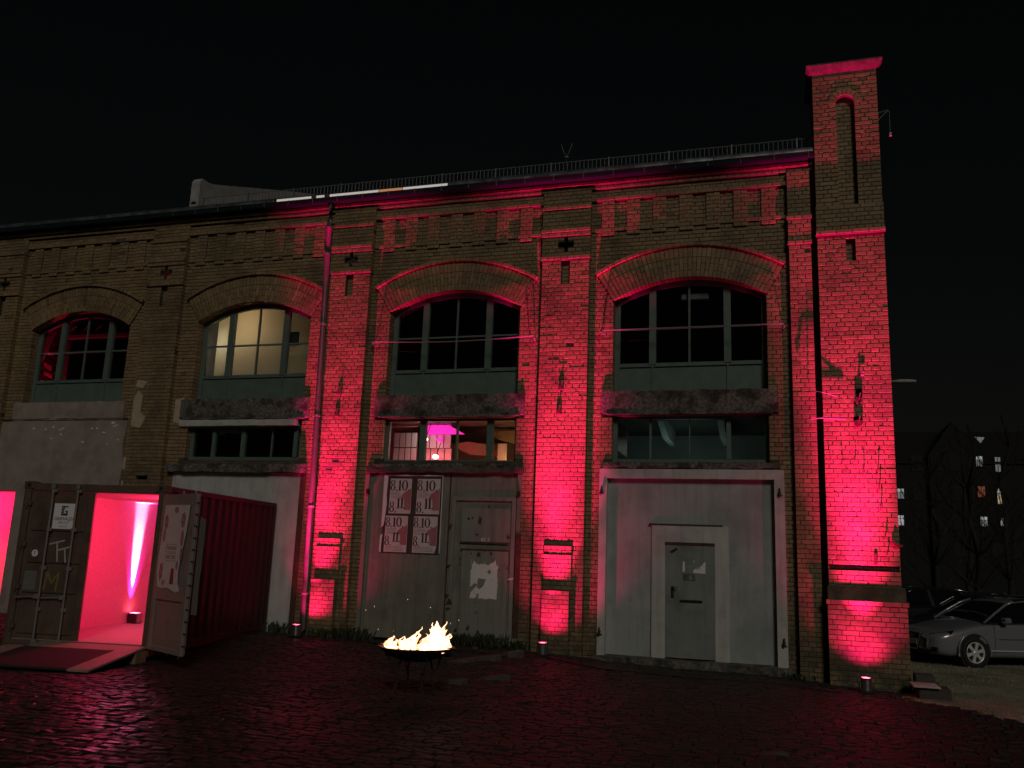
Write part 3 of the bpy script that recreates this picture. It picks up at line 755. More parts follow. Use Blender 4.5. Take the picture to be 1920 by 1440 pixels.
mb = MB(); mb.prism([(8.03, 4.07), (8.42, 4.14), (8.81, 4.08), (9.11, 3.92), (9.11, 3.84), (8.48, 3.86)], 1.4, 1.46); part('raking_beam', mb, 'timber', hall)
mb = MB(); mb.box(9.13, 9.31, 1.3, 1.36, 3.5, 4.08); part('post', mb, 'panel_white', hall)
for zz in (4.345, 4.42):
    mb = MB(); mb.tube([(6.95, .6, zz), (7.6, .6, zz+.01)], .014, 6); part('ceiling_pipe', mb, 'room', hall)
# fourth bay: dim pale-green room
mb = MB(); mb.box(11.02, 16.2, 3.2, 3.25, -.1, 4.5); part('room_back_wall', mb, 'room', hall)
for x in (12.55, 13.67):
    mb = MB(); mb.prism([(.6, 4.42), (.6, 4.50), (2.6, 4.50), (2.6, 4.2), (1.4, 4.2)], x, x+.12, 'x'); part('ceiling_beam', mb, 'panel_white', hall)
mb = MB(); mb.prism([(11.75, 3.88), (11.97, 3.72), (11.97, 4.26), (11.75, 4.46)], .6, .62); part('curtain', mb, 'panel_white', hall)
plamp('ceiling_lamp', (12.9, 1.6, 3.45), 6, (.6, .95, .88), .3, 'weak green-white lamp in the room behind the right strip window')
# second bay low window: pale reveal and hanging sheet
mb = MB(); mb.prism([(2.75, 4.28), (3.62, 4.28), (3.5, 4.17), (3.2, 4.2), (3.0, 4.12), (2.9, 4.0)], .3, .31); part('torn_sheet', mb, 'panel_white', hall)
mb = MB(); mb.box(4.85, 5.15, .34, .36, 3.6, 4.25); part('white_board', mb, 'panel_white', hall)
# box over fourth window
mb = MB(); mb.bevbox(13.03, 13.55, .33, .5, 6.72, 6.84, .015); part('blind_box', mb, 'gate_grey', hall)

# ---- gates and doors
gt = part('plaster_gate', MB().prism([(11.57, .1), (11.71, .1), (11.71, 3.26), (14.67, 3.26), (14.67, .1), (14.84, .1), (14.84, 3.43), (11.57, 3.43)], -.035, .2), 'plaster', hall)
mb = MB(); mb.box(11.71, 12.53, .10, .19, .12, 3.26); mb.box(12.53, 13.88, .102, .19, 2.42, 3.26); mb.box(13.88, 14.67, .10, .19, .12, 3.26); part('infill_panel', mb, 'gate_grey', gt)
mb = MB(); mb.prism([(12.53, .12), (12.77, .12), (12.77, 2.13), (13.64, 2.13), (13.64, .12), (13.88, .12), (13.88, 2.42), (12.53, 2.42)], .055, .19); part('door_surround', mb, 'plaster', gt)
mb = MB(); mb.prism([(12.48, 2.42), (13.78, 2.42), (13.78, 2.45), (12.48, 2.455)], .05, .1); part('drip_strip', mb, 'board', gt)
mb = MB(); mb.box(12.772, 13.638, .065, .12, .14, 2.128); mb2 = mb; part('door', mb2, 'door_grey', gt)
mb = MB(); mb.box(12.765, 13.645, .052, .06, 2.08, 2.128); part('door_head_strip', mb, 'rust', gt)
mb = MB(); mb.bevbox(12.88, 12.93, .045, .062, 1.16, 1.36, .006); mb.tube([(12.905, .05, 1.33), (12.905, .0, 1.33), (12.99, .0, 1.33)], .011, 6); part('door_handle', mb, 'black_iron', gt)
mb = MB(); mb.bevbox(13.04, 13.43, .02, .045, 1.105, 1.135, .006); mb.box(13.06, 13.08, .04, .062, 1.11, 1.13); mb.box(13.39, 13.41, .04, .062, 1.11, 1.13); part('pull_bar', mb, 'black', gt)
mb = MB(); c, s_ = math.cos(.55), math.sin(.55)
mb.prism([(12.93+u*c-v*s_, 1.985+u*s_+v*c) for u, v in ((-.065, -.022), (.065, -.022), (.065, .022), (-.065, .022))], .055, .06); part('tape', mb, 'black', gt)
mb = MB()
mb.prism([(13.075, 1.615), (13.12, 1.612), (13.12, 1.79), (13.10, 1.80), (13.085, 1.79)], .055, .059)
mb.prism([(13.265, 1.60), (13.475, 1.595), (13.48, 1.79), (13.455, 1.795), (13.43, 1.75), (13.40, 1.72), (13.38, 1.715), (13.375, 1.66), (13.36, 1.66), (13.36, 1.70), (13.345, 1.70), (13.34, 1.65), (13.325, 1.655), (13.32, 1.685), (13.27, 1.65)], .055, .059)
mb.prism([(13.27, 1.80), (13.29, 1.77), (13.285, 1.815), (13.265, 1.82)], .055, .059)
part('torn_paper', mb, 'paper', gt)
mb = MB(); 
for a in ((13.09, 13.30, 1.57, 1.576), (13.09, 13.30, 1.465, 1.471), (13.09, 13.096, 1.471, 1.57), (13.294, 13.30, 1.471, 1.57)): mb.box(a[0], a[1], .055, .059, a[2], a[3])
part('number_plate', mb, 'board', gt)
part('number', text_mb('85 2', .105, 13.195, 1.485, .056), 'board', gt)
for x, z in ((11.62, 3.02), (14.76, 3.02), (11.62, .50), (14.78, .50)):
    mb = MB(); mb.bevbox(x-.02, x+.02, -.09, -.034, z-.05, z+.03, .006); mb.tube([(x, -.07, z-.06), (x, -.07, z+.09)], .012, 6); mb.box(x-.045, x+.045, -.05, -.034, z-.05, z-.03); part('hinge', mb, 'black_iron', gt)
mb = rough_box(11.55, 14.9, -.25, .1, -.1, .115, j=.01); part('threshold', mb, 'concrete', gt)
# bay three: steel sheet gate with a wicket door
sg = part('steel_gate', MB().box(6.80, 10.04, .06, .19, .14, 3.41), 'steel_grey', hall)
mb = MB(); mb.prism([(6.78, .1), (6.86, .1), (6.86, 3.33), (9.98, 3.33), (9.98, .1), (10.06, .1), (10.06, 3.42), (6.78, 3.42)], .0, .06); part('gate_frame', mb, 'steel_grey', sg)
mb = MB(); mb.box(8.58, 8.61, .05, .06, .2, 3.33); part('seam', mb, 'rust', sg)
mb = MB(); mb.prism([(8.66, .22), (8.74, .22), (8.74, 2.80), (9.88, 2.80), (9.88, .22), (9.96, .22), (9.96, 2.87), (8.66, 2.87)], .015, .06); part('wicket_frame', mb, 'steel_leaf', sg)
mb = MB(); mb.bevbox(8.86, 9.84, .03, .06, 2.0, 2.66, .008); part('upper_leaf', mb, 'steel_leaf', sg)
mb = MB(); mb.box(8.86, 9.84, .022, .035, 1.985, 2.02); part('drip_edge', mb, 'rust', sg)
mb = MB(); mb.bevbox(8.9, 9.83, .02, .06, .26, 1.87, .008); part('wicket_door', mb, 'steel_leaf', sg)
mb = MB(); mb.box(8.88, 9.85, .012, .03, 1.855, 1.885); part('drip_edge', mb, 'rust', sg)
random.seed(21)
for x, z, r in ((8.66, 1.55, .04), (8.65, 1.0, .05), (8.70, .88, .06), (8.68, .75, .05), (8.66, 2.3, .03), (9.25, 2.42, .045), (9.02, 2.46, .03), (9.10, 2.47, .02), (9.1, 1.80, .02), (9.25, 1.78, .04), (9.5, 1.81, .03), (9.83, 2.12, .03), (9.42, 2.71, .015), (9.1, .42, .04), (8.85, .38, .03), (9.3, .36, .035), (9.62, .3, .03), (8.88, 1.7, .02), (8.88, 1.6, .015)):
    P_ = []; el = random.uniform(.6, 1.5)
    for j in range(9): a = 2*PI*j/9; rr_ = r*random.uniform(.55, 1.1); P_.append((x+rr_*math.cos(a), z+rr_*math.sin(a)*el))
    mb = MB(); mb.prism(P_, .008, .0145); part('rust_patch', mb, 'rust', sg)
part('number', text_mb('85 3', .10, 9.37, 2.03, .024), 'paper', sg)
def torn(x0, x1, z0, z1, rough_, holes=()):
    P_ = []; n_ = 16
    for i in range(n_): P_.append((x0+(x1-x0)*i/n_, z0+random.uniform(0, rough_)*.15))
    for i in range(n_): P_.append((x1-random.uniform(0, rough_)*.25, z0+(z1-z0)*i/n_))
    for i in range(n_): P_.append((x1-(x1-x0)*i/n_, z1-random.uniform(0, rough_)))
    for i in range(n_): P_.append((x0+random.uniform(0, rough_)*.2, z1-(z1-z0)*i/n_))
    return P_
mb = MB(); P_ = torn(9.10, 9.66, .96, 1.70, .13); mb.prism(P_, .014, .0185)
pp = top('torn_poster', mb, 'paper', 'torn white paper remains pasted on the grey steel wicket door', 'paper', org=(9.4, .016, .96))
for P2_, in (([(9.24, 1.18), (9.30, 1.14), (9.37, 1.20), (9.42, 1.33), (9.26, 1.34)],), ([(9.10, 1.10), (9.14, 1.09), (9.25, 1.22), (9.20, 1.25), (9.10, 1.17)],), ([(9.23, .97), (9.28, .97), (9.29, 1.07), (9.25, 1.05)],), ([(9.44, 1.46), (9.49, 1.42), (9.52, 1.48), (9.47, 1.51)],)):
    mb = MB(); mb.prism(P2_, .011, .0135); part('scraped_spot', mb, 'steel_leaf', pp)
mb = MB(); mb.prism([(9.84, 1.33), (9.87, 1.33), (9.93, 1.375), (9.90, 1.375)], .008, .014); mb.prism([(9.89, 1.33), (9.92, 1.33), (9.97, 1.37), (9.95, 1.375)], .008, .014); part('striped_tape', mb, 'paper', sg)
mb = MB(); mb.box(9.99, 10.09, -.02, .02, .3, 2.2); part('rusty_edge', mb, 'rust', sg)
for x, z in ((6.86, 2.95), (10.02, 2.95)):
    mb = MB(); mb.bevbox(x-.03, x+.03, -.06, .0, z-.06, z+.04, .008); part('hinge', mb, 'black_iron', sg)
mb = rough_box(6.8, 10.1, -.06, .2, 3.33, 3.44, j=.02); part('ragged_head', mb, 'dark_masonry', sg)
# bay two and bay one walls
w2 = part('plaster_wall', MB().box(2.15, 5.42, .0, .19, -.1, 3.30), 'plaster', hall)
mb = MB(); mb.box(5.30, 5.42, -.02, .0, .0, 3.30); part('edge_strip', mb, 'rust', w2)
mb = MB()
P_ = [(-2.09, .1), (.70, .1), (.74, 1.2), (.69, 2.2), (.76, 2.9), (.80, 3.4), (.74, 3.9), (.80, 4.45), (-2.3, 4.46), (-2.8, 4.44), (-2.8, 2.83), (-2.09, 2.83)]
mb.prism(P_, -.03, .02); w1 = part('plaster_wall', mb, 'plaster_old', hall)
mb = MB(); mb.box(-2.8, .8, -.05, -.028, 4.49, 4.505); part('crack', mb, 'board', w1)
for j in range(16):
    mb = MB(); x = random.choice([-.1, -.15, -1.2, -1.6, .3, .2])+random.uniform(-.4, .4); z = random.uniform(3.9, 4.42)
    P_ = [(x+random.uniform(.01, .07)*math.cos(a), z+random.uniform(.005, .03)*math.sin(a)) for a in [2*PI*q/7 for q in range(7)]]; mb.prism(P_, -.034, -.029); part('paint_chip', mb, 'paper', w1)
for P_ in ([(1.0, 4.3), (1.25, 4.25), (1.35, 4.5), (1.2, 4.6), (1.22, 5.0), (1.08, 5.1), (.99, 4.9)], [(.78, 3.35), (1.1, 3.3), (1.22, 3.45), (1.1, 3.6), (.8, 3.62)], [(1.0, 5.2), (1.2, 5.15), (1.3, 5.3), (1.05, 5.35)], [(2.0, 4.4), (2.2, 4.35), (2.22, 4.95), (2.0, 4.9)], [(.8, 2.8), (1.0, 2.75), (1.05, 3.0), (.82, 3.1)]):
    mb = MB(); mb.prism(P_, -.142 if P_[1][0] < 1.9 and P_[0][0] > .95 else -.012, -.1 if P_[0][0] > .95 and P_[0][0] < 1.9 else .01); part('plaster_patch', mb, 'plaster_patch', hall)
# red-lit doorway at the far left
mb = MB(); mb.box(-4.2, -2.0, 2.2, 2.25, -.1, 3.0); mb.box(-2.05, -2.0, .4, 2.2, -.1, 3.0); mb.box(-4.2, -4.15, .4, 2.2, -.1, 3.0); mb.box(-4.15, -2.05, .4, 2.2, 2.9, 2.95)
part('doorway_lining', mb, 'lining', hall)
plamp('doorway_lamp', (-2.9, 1.1, 2.5), 240, (1, .012, .085), .1, 'red lamp inside the doorway at the far left edge')

# ---- facade fittings
for k, c in ((2, 6.14), (3, 10.84)):
    for x, z in ((c-.02, 4.97), (c-.05, 4.50)):
        b_ = part('wall_anchor', MB().bevbox(x-.05, x+.05, -.165, -.12, z-.06, z+.04, .012).tube([(x, -.15, z), (x+.03, -.175, z+.12)], .012, 5), 'rust', hall)
    for x, z in ((c-.44, 4.55), (c+.36, 4.55), (c-.35, 3.68), (c-.17, 3.66), (c+.03, 3.66), (c+.22, 3.66), (c+.42, 3.66)):
        mb = MB(); mb.tube([(x, -.12, z), (x, -.15, z), (x, -.152, z+.03)], .007, 5); part('nail', mb, 'rust', hall)
def anchor(P_, th, d=.06, m='rust'):
    x, z = P_; b_ = MB(); Q = []
    for j in range(10): a = 2*PI*j/10; r = random.uniform(.05, .08); Q.append((x+r*math.cos(a), z+r*math.sin(a)))
    b_.prism(Q, TY-d, TY+.01); b_.tube([(x, TY-d, z), (x+.03, TY-d-.03, z+.12)], .012, 5); return part('wall_anchor', b_, m, th)
anchor((16.08, 4.60), tower, .045); anchor((16.06, 4.20), tower, .05)
mb = MB()
for j in range(9): a0 = 2*PI*j/8; mb.v.append((16.16+.035*math.cos(a0), TY-.03, 5.06+.035*math.sin(a0)))
mb = MB(); mb.tube([(16.16+.035*math.cos(2*PI*j/10), TY-.03, 5.06+.035*math.sin(2*PI*j/10)) for j in range(11)], .007, 5); part('ring_hook', mb, 'rail', tower)
for x, z, h in ((16.12, 3.38, .09), (16.33, 3.36, .13), (16.34, 3.08, .13), (16.35, 2.78, .12), (16.40, 2.32, .07), (16.42, 2.05, .08), (15.60, 3.60, .02), (15.8, 3.58, .02), (16.0, 3.60, .02)):
    mb = MB(); mb.tube([(x, TY+.01, z-.02), (x, TY-.045, z-.02), (x, TY-.05, z-.02+h)], .010 if h > .03 else .007, 5); part('iron_hook', mb, 'rust', tower)
mb = MB(); mb.prism([(16.50, 2.3), (16.56, 2.2), (16.66, 2.19), (16.66, 2.16), (16.56, 2.15), (16.50, 2.22)], TY-.06, TY+.01); part('iron_bracket', mb, 'rust', tower)
mb = MB(); mb.tube([(15.30, -.3, 4.28), (15.45, -.36, 4.29), (15.86, -.36, 4.26)], .010, 6); part('conduit', mb, 'rail', tower)
mb = MB(); mb.tube([(15.30, -.16, 4.82), (15.5, -.34, 4.74), (15.86, -.31, 4.62)], .006, 5); part('wire', mb, 'rail', tower)
mb = MB(); mb.tube([(16.60, -.1, 9.95), (16.80, -.1, 10.0), (16.83, -.1, 9.93)], .012, 5); mb.tube([(16.60, -.1, 9.80), (16.80, -.1, 9.99)], .010, 5); mb.tube([(16.82, -.1, 9.96), (16.82, -.1, 9.55)], .006, 5); mb.bevbox(16.795, 16.845, -.12, -.08, 9.48, 9.56, .008)
part('side_bracket', mb, 'rail', tower)
def rod(x0, x1, z0, z1, sag, name='tie_rod'):
    mb = MB(); P_ = [(x0+(x1-x0)*j/12, -.16, z0+(z1-z0)*j/12 - sag*math.sin(PI*j/12)) for j in range(13)]
    mb.tube(P_, .013, 6); mb.tube([(x0, -.16, z0), (x0+.05, -.17, z0-.06)], .012, 5); mb.tube([(x1, -.16, z1), (x1+.02, -.16, z1-.05), (x1, 0, z1-.05)], .012, 5); mb.tube([(x0, -.16, z0), (x0, 0, z0)], .012, 5)
    return mb
top('tie_rod', rod(11.55, 14.89, 6.05, 6.04, 0), 'rail', 'thin straight iron rod across the rightmost arched window', 'rod', 'iron rods across the arched windows', org=(13.2, -.16, 6.05))
top('tie_rod', rod(6.78, 10.24, 6.01, 6.0, .06), 'rail', 'thin sagging iron rod across the arched window between the two lit pilasters', 'rod', 'iron rods across the arched windows', org=(8.5, -.16, 6.0))
for P_, lb in (([(11.72, -.15, 7.0), (11.62, -.03, 6.6), (11.60, -.02, 6.06)], 'thin cable hanging to the left end of the right window rod'), ([(10.05, -.1, 6.95), (10.08, -.03, 6.5), (10.12, -.02, 6.05)], 'thin cable hanging to the right end of the middle window rod')):
    mb = MB(); mb.tube(P_, .006, 5); top('hanging_cable', mb, 'black_iron', lb, 'cable', org=P_[-1])
mb = MB(); mb.tube([(15.455, -.02, 8.6), (15.45, -.02, 4.3), (15.46, -.02, .3)], .008, 5); top('lightning_cable', mb, 'rail', 'thin vertical cable in the corner beside the tower', 'cable', org=(15.46, -.02, .3))
# downpipe
dp = empty('downpipe', (5.77, -.27, 0), 'round metal downpipe left of the pilaster beside the container', 'pipe')
mb = MB(); mb.tube([(5.63, -.27, 8.55), (5.66, -.27, 7.2), (5.70, -.27, 5), (5.74, -.27, 3), (5.77, -.27, .22), (5.80, -.33, .12)], .058, 16); part('pipe', mb, 'pipe', dp, smooth=True)
mb = MB(); mb.tube([(5.63, -.27, 8.54), (5.63, -.27, 8.68), (5.62, -.26, 8.95), (5.62, -.24, 9.13)], .056, 14, r2=.03); part('swan_neck', mb, 'pipe', dp, smooth=True)
for z, x in ((7.95, 5.64), (6.4, 5.672), (4.45, 5.71), (2.6, 5.748), (.9, 5.765)):
    mb = MB(); mb.lathe([(.060, -.02), (.067, -.02), (.067, .02), (.060, .02)], (x, -.27, z), 14); mb.box(x-.01, x+.01, -.22, -.01, z-.01, z+.01); part('pipe_clamp', mb, 'rail', dp)
# gutter, flashing, roof rail
gu = empty('roof_gutter', (8, -.33, 9.2), 'long half-round metal gutter along the eaves of the brick hall', 'gutter')
mb = MB(); GP = [(-.17, 9.13), (-.285, 9.122), (-.305, 9.14), (-.312, 9.18), (-.313, 9.225), (-.30, 9.235), (-.29, 9.21)]; n_ = len(GP); nx_ = 29
for i in range(nx_):
    x = -PW + (15.49+PW)*i/(nx_-1)
    for gy_, gz_ in GP: mb.v.append((x, gy_+.003*math.sin(x*3), gz_+.005*math.sin(x*2.1)))
for i in range(nx_-1):
    for j in range(n_-1): mb.f.append((i*n_+j, (i+1)*n_+j, (i+1)*n_+j+1, i*n_+j+1))
part('gutter_channel', mb, 'gutter_paint', gu)
for z in (9.23,):
    mb = MB(); mb.tube([(-PW, -.312, z), (15.49, -.312, z)], .012, 8); part('gutter_bead', mb, 'gutter_paint', gu, smooth=True)
for i in range(24):
    x = 1.6+i*.6; mb = MB(); mb.tube([(x, -.322, 9.14), (x, -.33, 9.24), (x, -.28, 9.25), (x, -.2, 9.25)], .006, 5); part('gutter_bracket', mb, 'rail', gu)
fl = empty('eaves_flashing', (8, -.2, 9.3), 'curved metal eaves sheet above the gutter with pale reflections', 'flashing')
xs_ = [1.3, 2.8, 4.2] ; seg = [(-PW, 4.15), (8.30, 10.1), (10.1, 11.9), (11.9, 13.7), (13.7, 15.49)]
for a, b_ in seg:
    mb = MB(); nn = max(4, int((b_-a)*5))
    for i in range(nn+1):
        x = a+.006+(b_-a-.012)*i/nn; wv = .008*math.sin(x*7)+.006*math.sin(x*17+1)
        for j in range(7): an = math.radians(200-100*j/6); mb.v.append((x, -.16+.09*math.cos(an)+wv*.7, 9.20+.185*math.sin(an)+.01))
    for i in range(nn):
        for j in range(6): mb.f.append((i*7+j, (i+1)*7+j, (i+1)*7+j+1, i*7+j+1))
    part('flashing_sheet', mb, 'zinc', fl, smooth=True)
# glowing strip painted in for reflections on the metal eaves
sk = empty('eaves_glint_strip', (6.2, -.2, 9.36), 'narrow glowing strip painted for reflections between gutter and roof rail', 'eaves_glint')
for a, b_, m_ in ((4.22, 5.10, 'eaves_glint'), (5.22, 5.42, 'eaves_glint'), (5.55, 6.70, 'eaves_glint'), (6.72, 7.25, 'eaves_glint_warm'), (7.27, 8.28, 'eaves_glint')):
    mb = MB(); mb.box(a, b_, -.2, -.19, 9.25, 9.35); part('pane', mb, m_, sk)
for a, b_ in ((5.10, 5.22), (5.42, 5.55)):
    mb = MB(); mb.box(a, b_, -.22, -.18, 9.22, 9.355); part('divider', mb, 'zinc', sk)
mb = MB(); mb.box(4.15, 8.3, -.21, -.1, 9.35, 9.37); mb.box(4.15, 8.3, -.185, -.1, 9.2, 9.35); part('glint_frame', mb, 'roof', sk)
rl = empty('roof_railing', (8.5, .1, 9.5), 'low metal snow rail with close upright bars along the roof edge', 'railing')
RY = .10
for z in (9.51, 9.70):
    mb = MB(); mb.tube([(2.0, RY, z), (15.45, RY, z)], .010, 5); part('rail_bar', mb, 'rail', rl)
me = None
x = 2.05; i = 0
while x < 15.4:
    if me is None:
        mb = MB(); mb.tube([(0, 0, 0), (0, 0, .19)], .008, 4); me = mb.mesh('upright'); me.materials.append(MT['rail'])
    o = bpy.data.objects.new('upright', me); COL.objects.link(o); o.parent = rl; o.location = (x-8.5, RY-.1, .01)
    if i % 14 == 0:
        mb = MB(); mb.box(x-.012, x+.012, RY-.02, RY+.02, 9.38, 9.72); mb.box(x-.03, x+.03, RY-.05, RY+.12, 9.36, 9.385); part('rail_bracket', mb, 'rail', rl)
    x += .0855; i += 1
# fire wall parapet
pr = empty('roof_parapet', (1.2, .2, 9.5), 'pale rendered fire wall rising above the roof at the left', 'parapet')
def rz_(y): return 9.27+(y+.22)*.2587
P_ = [(.9, 9.3), (.9, 10.55), (.97, 10.66), (1.2, 10.66), (1.4, 10.70), (1.75, 10.83), (4.4, 11.84), (6.5, 12.6), (6.5, 10.6), (1.0, 9.3)]
mb = MB(); mb.prism(P_, 1.02, 1.27, 'x'); part('render', mb, 'white_wall', pr)
mb = MB(); mb.prism([(.88, 9.98), (1.1, 9.98), (1.1, 10.03), (.88, 10.03)], 1.08, 1.2, 'x'); part('vent_hole', mb, 'black', pr)
an = empty('roof_antenna', (10.62, .6, 9.5), 'small dark roof pole with two spread arms standing behind the rail', 'antenna')
mb = MB(); mb.tube([(10.62, .6, 9.4), (10.62, .6, 10.12)], .022, 8); part('pole', mb, 'black_iron', an)
for s_ in (-1, 1):
    mb = MB(); mb.tube([(10.62, .6, 10.10), (10.62+.05*s_, .6, 10.16), (10.62+.12*s_, .6, 10.36)], .008, 5); part('arm', mb, 'rail', an)
mb = MB(); mb.lathe([(.03, 0), (.05, .01), (.05, .04), (.03, .05)], (10.62, .6, 10.03), 10); part('collar', mb, 'rail', an)

# ------------------------------------------------------------------ posters
pb = empty('poster_board', (7.8, .05, 1.75), 'dark pasted poster board with torn white border on the grey steel gate', 'board')
mb = MB(); mb.box(7.19, 8.43, .045, .058, 1.75, 3.28); part('board_sheet', mb, 'board', pb)
mb = MB(); mb.prism([(7.17, 3.29), (8.45, 3.29), (8.45, 3.265), (7.26, 3.262), (7.245, 2.9), (7.26, 2.7), (7.235, 2.4), (7.215, 2.28), (7.17, 2.24)], .036, .044)
mb.prism([(7.16, 1.76), (7.19, 1.76), (7.195, 2.0), (7.21, 2.12), (7.16, 2.08)], .036, .044); mb.box(8.425, 8.44, .036, .044, 1.77, 3.26); part('torn_border', mb, 'paper', pb)
def ringpoly(mb, cx, cz, rx, rz, ix, iz, y0, y1, n_=24, f=None):
    k = len(mb.v); g = f or (lambda x, z: (x, z))
    for yy in (y0, y1):
        for a_, b_ in ((rx, rz), (ix, iz)):
            for j in range(n_): an = 2*PI*j/n_; x, z = g(cx+a_*math.cos(an), cz+b_*math.sin(an)); mb.v.append((x, yy, z))
    for j in range(n_):
        q = (j+1) % n_; mb.f += [(k+j, k+q, k+n_+q, k+n_+j), (k+j, k+2*n_+j, k+2*n_+q, k+q), (k+n_+j, k+n_+q, k+3*n_+q, k+3*n_+j)]
def numerals(mb, s, x, z, h, y, f):
    """old-style fat-face figures; x advances"""
    for ch in s:
        if ch == '8':
            ringpoly(mb, x+.26*h, z+.27*h, .26*h, .27*h, .125*h, .215*h, y-.001, y, f=f); ringpoly(mb, x+.26*h, z+.76*h, .225*h, .235*h, .105*h, .185*h, y-.001, y, f=f); x += .60*h
        elif ch == '0':
            ringpoly(mb, x+.31*h, z+.5*h, .31*h, .5*h, .145*h, .445*h, y-.001, y, f=f); x += .68*h
        elif ch == '1':
            for P_ in ([(.08, .04), (.26, .04), (.26, .96), (.21, .98), (.01, .86), (.01, .81), (.08, .83)], [(-.0, 0), (.34, 0), (.34, .045), (0, .045)]):
                mb.prism([f(x+a*h, z+b_*h) for a, b_ in P_], y-.001, y)
            x += .37*h
        elif ch == '.':
            mb.prism([f(x+.06*h+.075*h*math.cos(2*PI*j/10), z+.03*h+.075*h*math.sin(2*PI*j/10)) for j in range(10)], y-.001, y); x += .20*h
    return x
PO = [(7.31, 2.52, 7.78, 3.21, 'upper left'), (7.895, 2.52, 8.39, 3.21, 'upper right'), (7.255, 1.77, 7.74, 2.475, 'lower left'), (7.86, 1.77, 8.37, 2.475, 'lower right')]
for i, (x0, z0, x1, z1, wh) in enumerate(PO):
    yp = .034; o = empty('event_poster', ((x0+x1)/2, yp, z0), wh + ' of the four date posters printed 8.10. and 8.11.', 'poster', 'date posters pasted on the dark board')
    W_, H_ = x1-x0, z1-z0; yo = .0
    f = lambda x, z, x0=x0, z0=z0: (x, z)
    hh = .78
    full = i >= 2; P_ = [(x0, z0), (x1-(.04 if i == 3 else 0), z0), (x1, z0+.12), (x1, z1), (x0+.01, z1)]
    part('paper_sheet', MB().prism(P_, yp, yp+.004), 'poster_paper', o)
    ht = H_ if full else H_*1.12; zt = z1
    mb = MB(); a = x0
    mb.prism([(x1-.005, zt-.34*ht), (x1-.008, zt-.80*ht), (x0+.72*W_, zt-.80*ht), (x0+.68*W_, zt-.52*ht), (x0+.50*W_, zt-.50*ht), (x0+.62*W_, zt-.38*ht), (x0+.80*W_, zt-.31*ht), (x1-.03, zt-.27*ht), (x1-.01, zt-.22*ht)], yp-.001, yp)
    part('pink_print', mb, 'poster_red', o)
    mb = MB(); numerals(mb, '8.10.', x0+.02*W_, zt-.31*ht, min(.275*ht, W_/2.07), yp-.002, f)
    part('date_print', mb, 'poster_dark', o)
    mb = MB(); numerals(mb, '8.', x0+.02*W_, zt-.86*ht if not full else zt-.82*ht, .27*ht, yp-.002, f); numerals(mb, '11.', x0+.36*W_, zt-.76*ht if not full else zt-.72*ht, .27*ht, yp-.002, f)
    part('date_print', mb, 'poster_dark', o)
    mb = MB()
    for q in range(5): mb.box(x0+.03, x0+W_*(.45+.1*random.random()), yp-.0015, yp-.0005, zt-.36*ht-q*.025, zt-.355*ht-q*.025+.004)
    if full:
        for q in range(4): mb.box(x0+.03, x1-.06-.05*random.random(), yp-.0015, yp-.0005, z0+.03+q*.024, z0+.036+q*.024)
    part('small_print', mb, 'poster_grey', o)

# ------------------------------------------------------------------ container
LX = 4.35; H0, H1 = .10, 2.60
ct = empty('shipping_container', (5.53, -4.377, .075), 'open shipping container with brown front, red corrugated side and glowing red inside', 'container', rz=math.radians(9.1), world_coords=False)
W_ = 2.44
mb = MB()
for x0, x1 in ((-W_, -W_+.12), (-.12, 0)): mb.bevbox(x0, x1, 0, .14, 0, 2.59, .012)
mb.bevbox(-W_+.12, -.12, .01, .13, 2.45, 2.575, .01); mb.bevbox(-W_+.12, -.12, .01, .13, .0, .155, .01)
part('front_frame', mb, 'cont_dark', ct)
for x in (-W_, -.17):
    for z in (-.005, 2.48):
        mb = MB(); mb.bevbox(x-.008, x+.178, -.012, .16, z, z+.12, .012); c_ = part('corner_casting', mb, 'cont_dark', ct)
        mb = MB(); mb.lathe([(.034, -.014), (.034, -.013), (.0005, -.013)], (x+.085, 0, z+.06), 12, 'y'); part('casting_hole', mb, 'black', c_)
def corr(x, y0, y1, z0, z1, dep, pitch, sgn):
    mb = MB(); P_ = []; y = y0
    while y < y1-.01:
        for a, d in ((0, 0), (.26, 0), (.5, 1), (.76, 1)):
            if y+a*pitch < y1: P_.append((y+a*pitch, d*dep))
        y += pitch
    P_.append((y1, 0))
    for yy, d in P_: mb.v += [(x-sgn*d, yy, z0), (x-sgn*d, yy, z1)]
    for i in range(len(P_)-1): mb.f.append((2*i, 2*i+2, 2*i+3, 2*i+1))
    return mb
part('side_panel', corr(-.004, .14, LX-.1, .14, 2.50, .036, .28, 1), 'cont_red', ct)
part('side_panel', corr(-W_+.004, .14, LX-.1, .14, 2.50, .036, .28, -1), 'cont_red', ct)
for a_ in ((-.06, .0, 2.50, 2.585), (-.06, 0, .0, .14), (-W_, -W_+.06, 2.50, 2.585), (-W_, -W_+.06, 0, .14)): part('side_rail', MB().bevbox(a_[0], a_[1], .14, LX-.1, a_[2], a_[3], .006), 'cont_red', ct)
mb = MB(); mb.bevbox(-.12, 0, LX-.1, LX, 0, 2.59, .01); mb.bevbox(-W_, -W_+.12, LX-.1, LX, 0, 2.59, .01); mb.box(-W_+.12, -.12, LX-.04, LX, 0, 2.58); part('rear_wall', mb, 'cont_red', ct)
mb = MB(); mb.box(-W_+.06, -.06, .13, LX-.05, 2.54, 2.57); part('roof_sheet', mb, 'cont_red', ct)
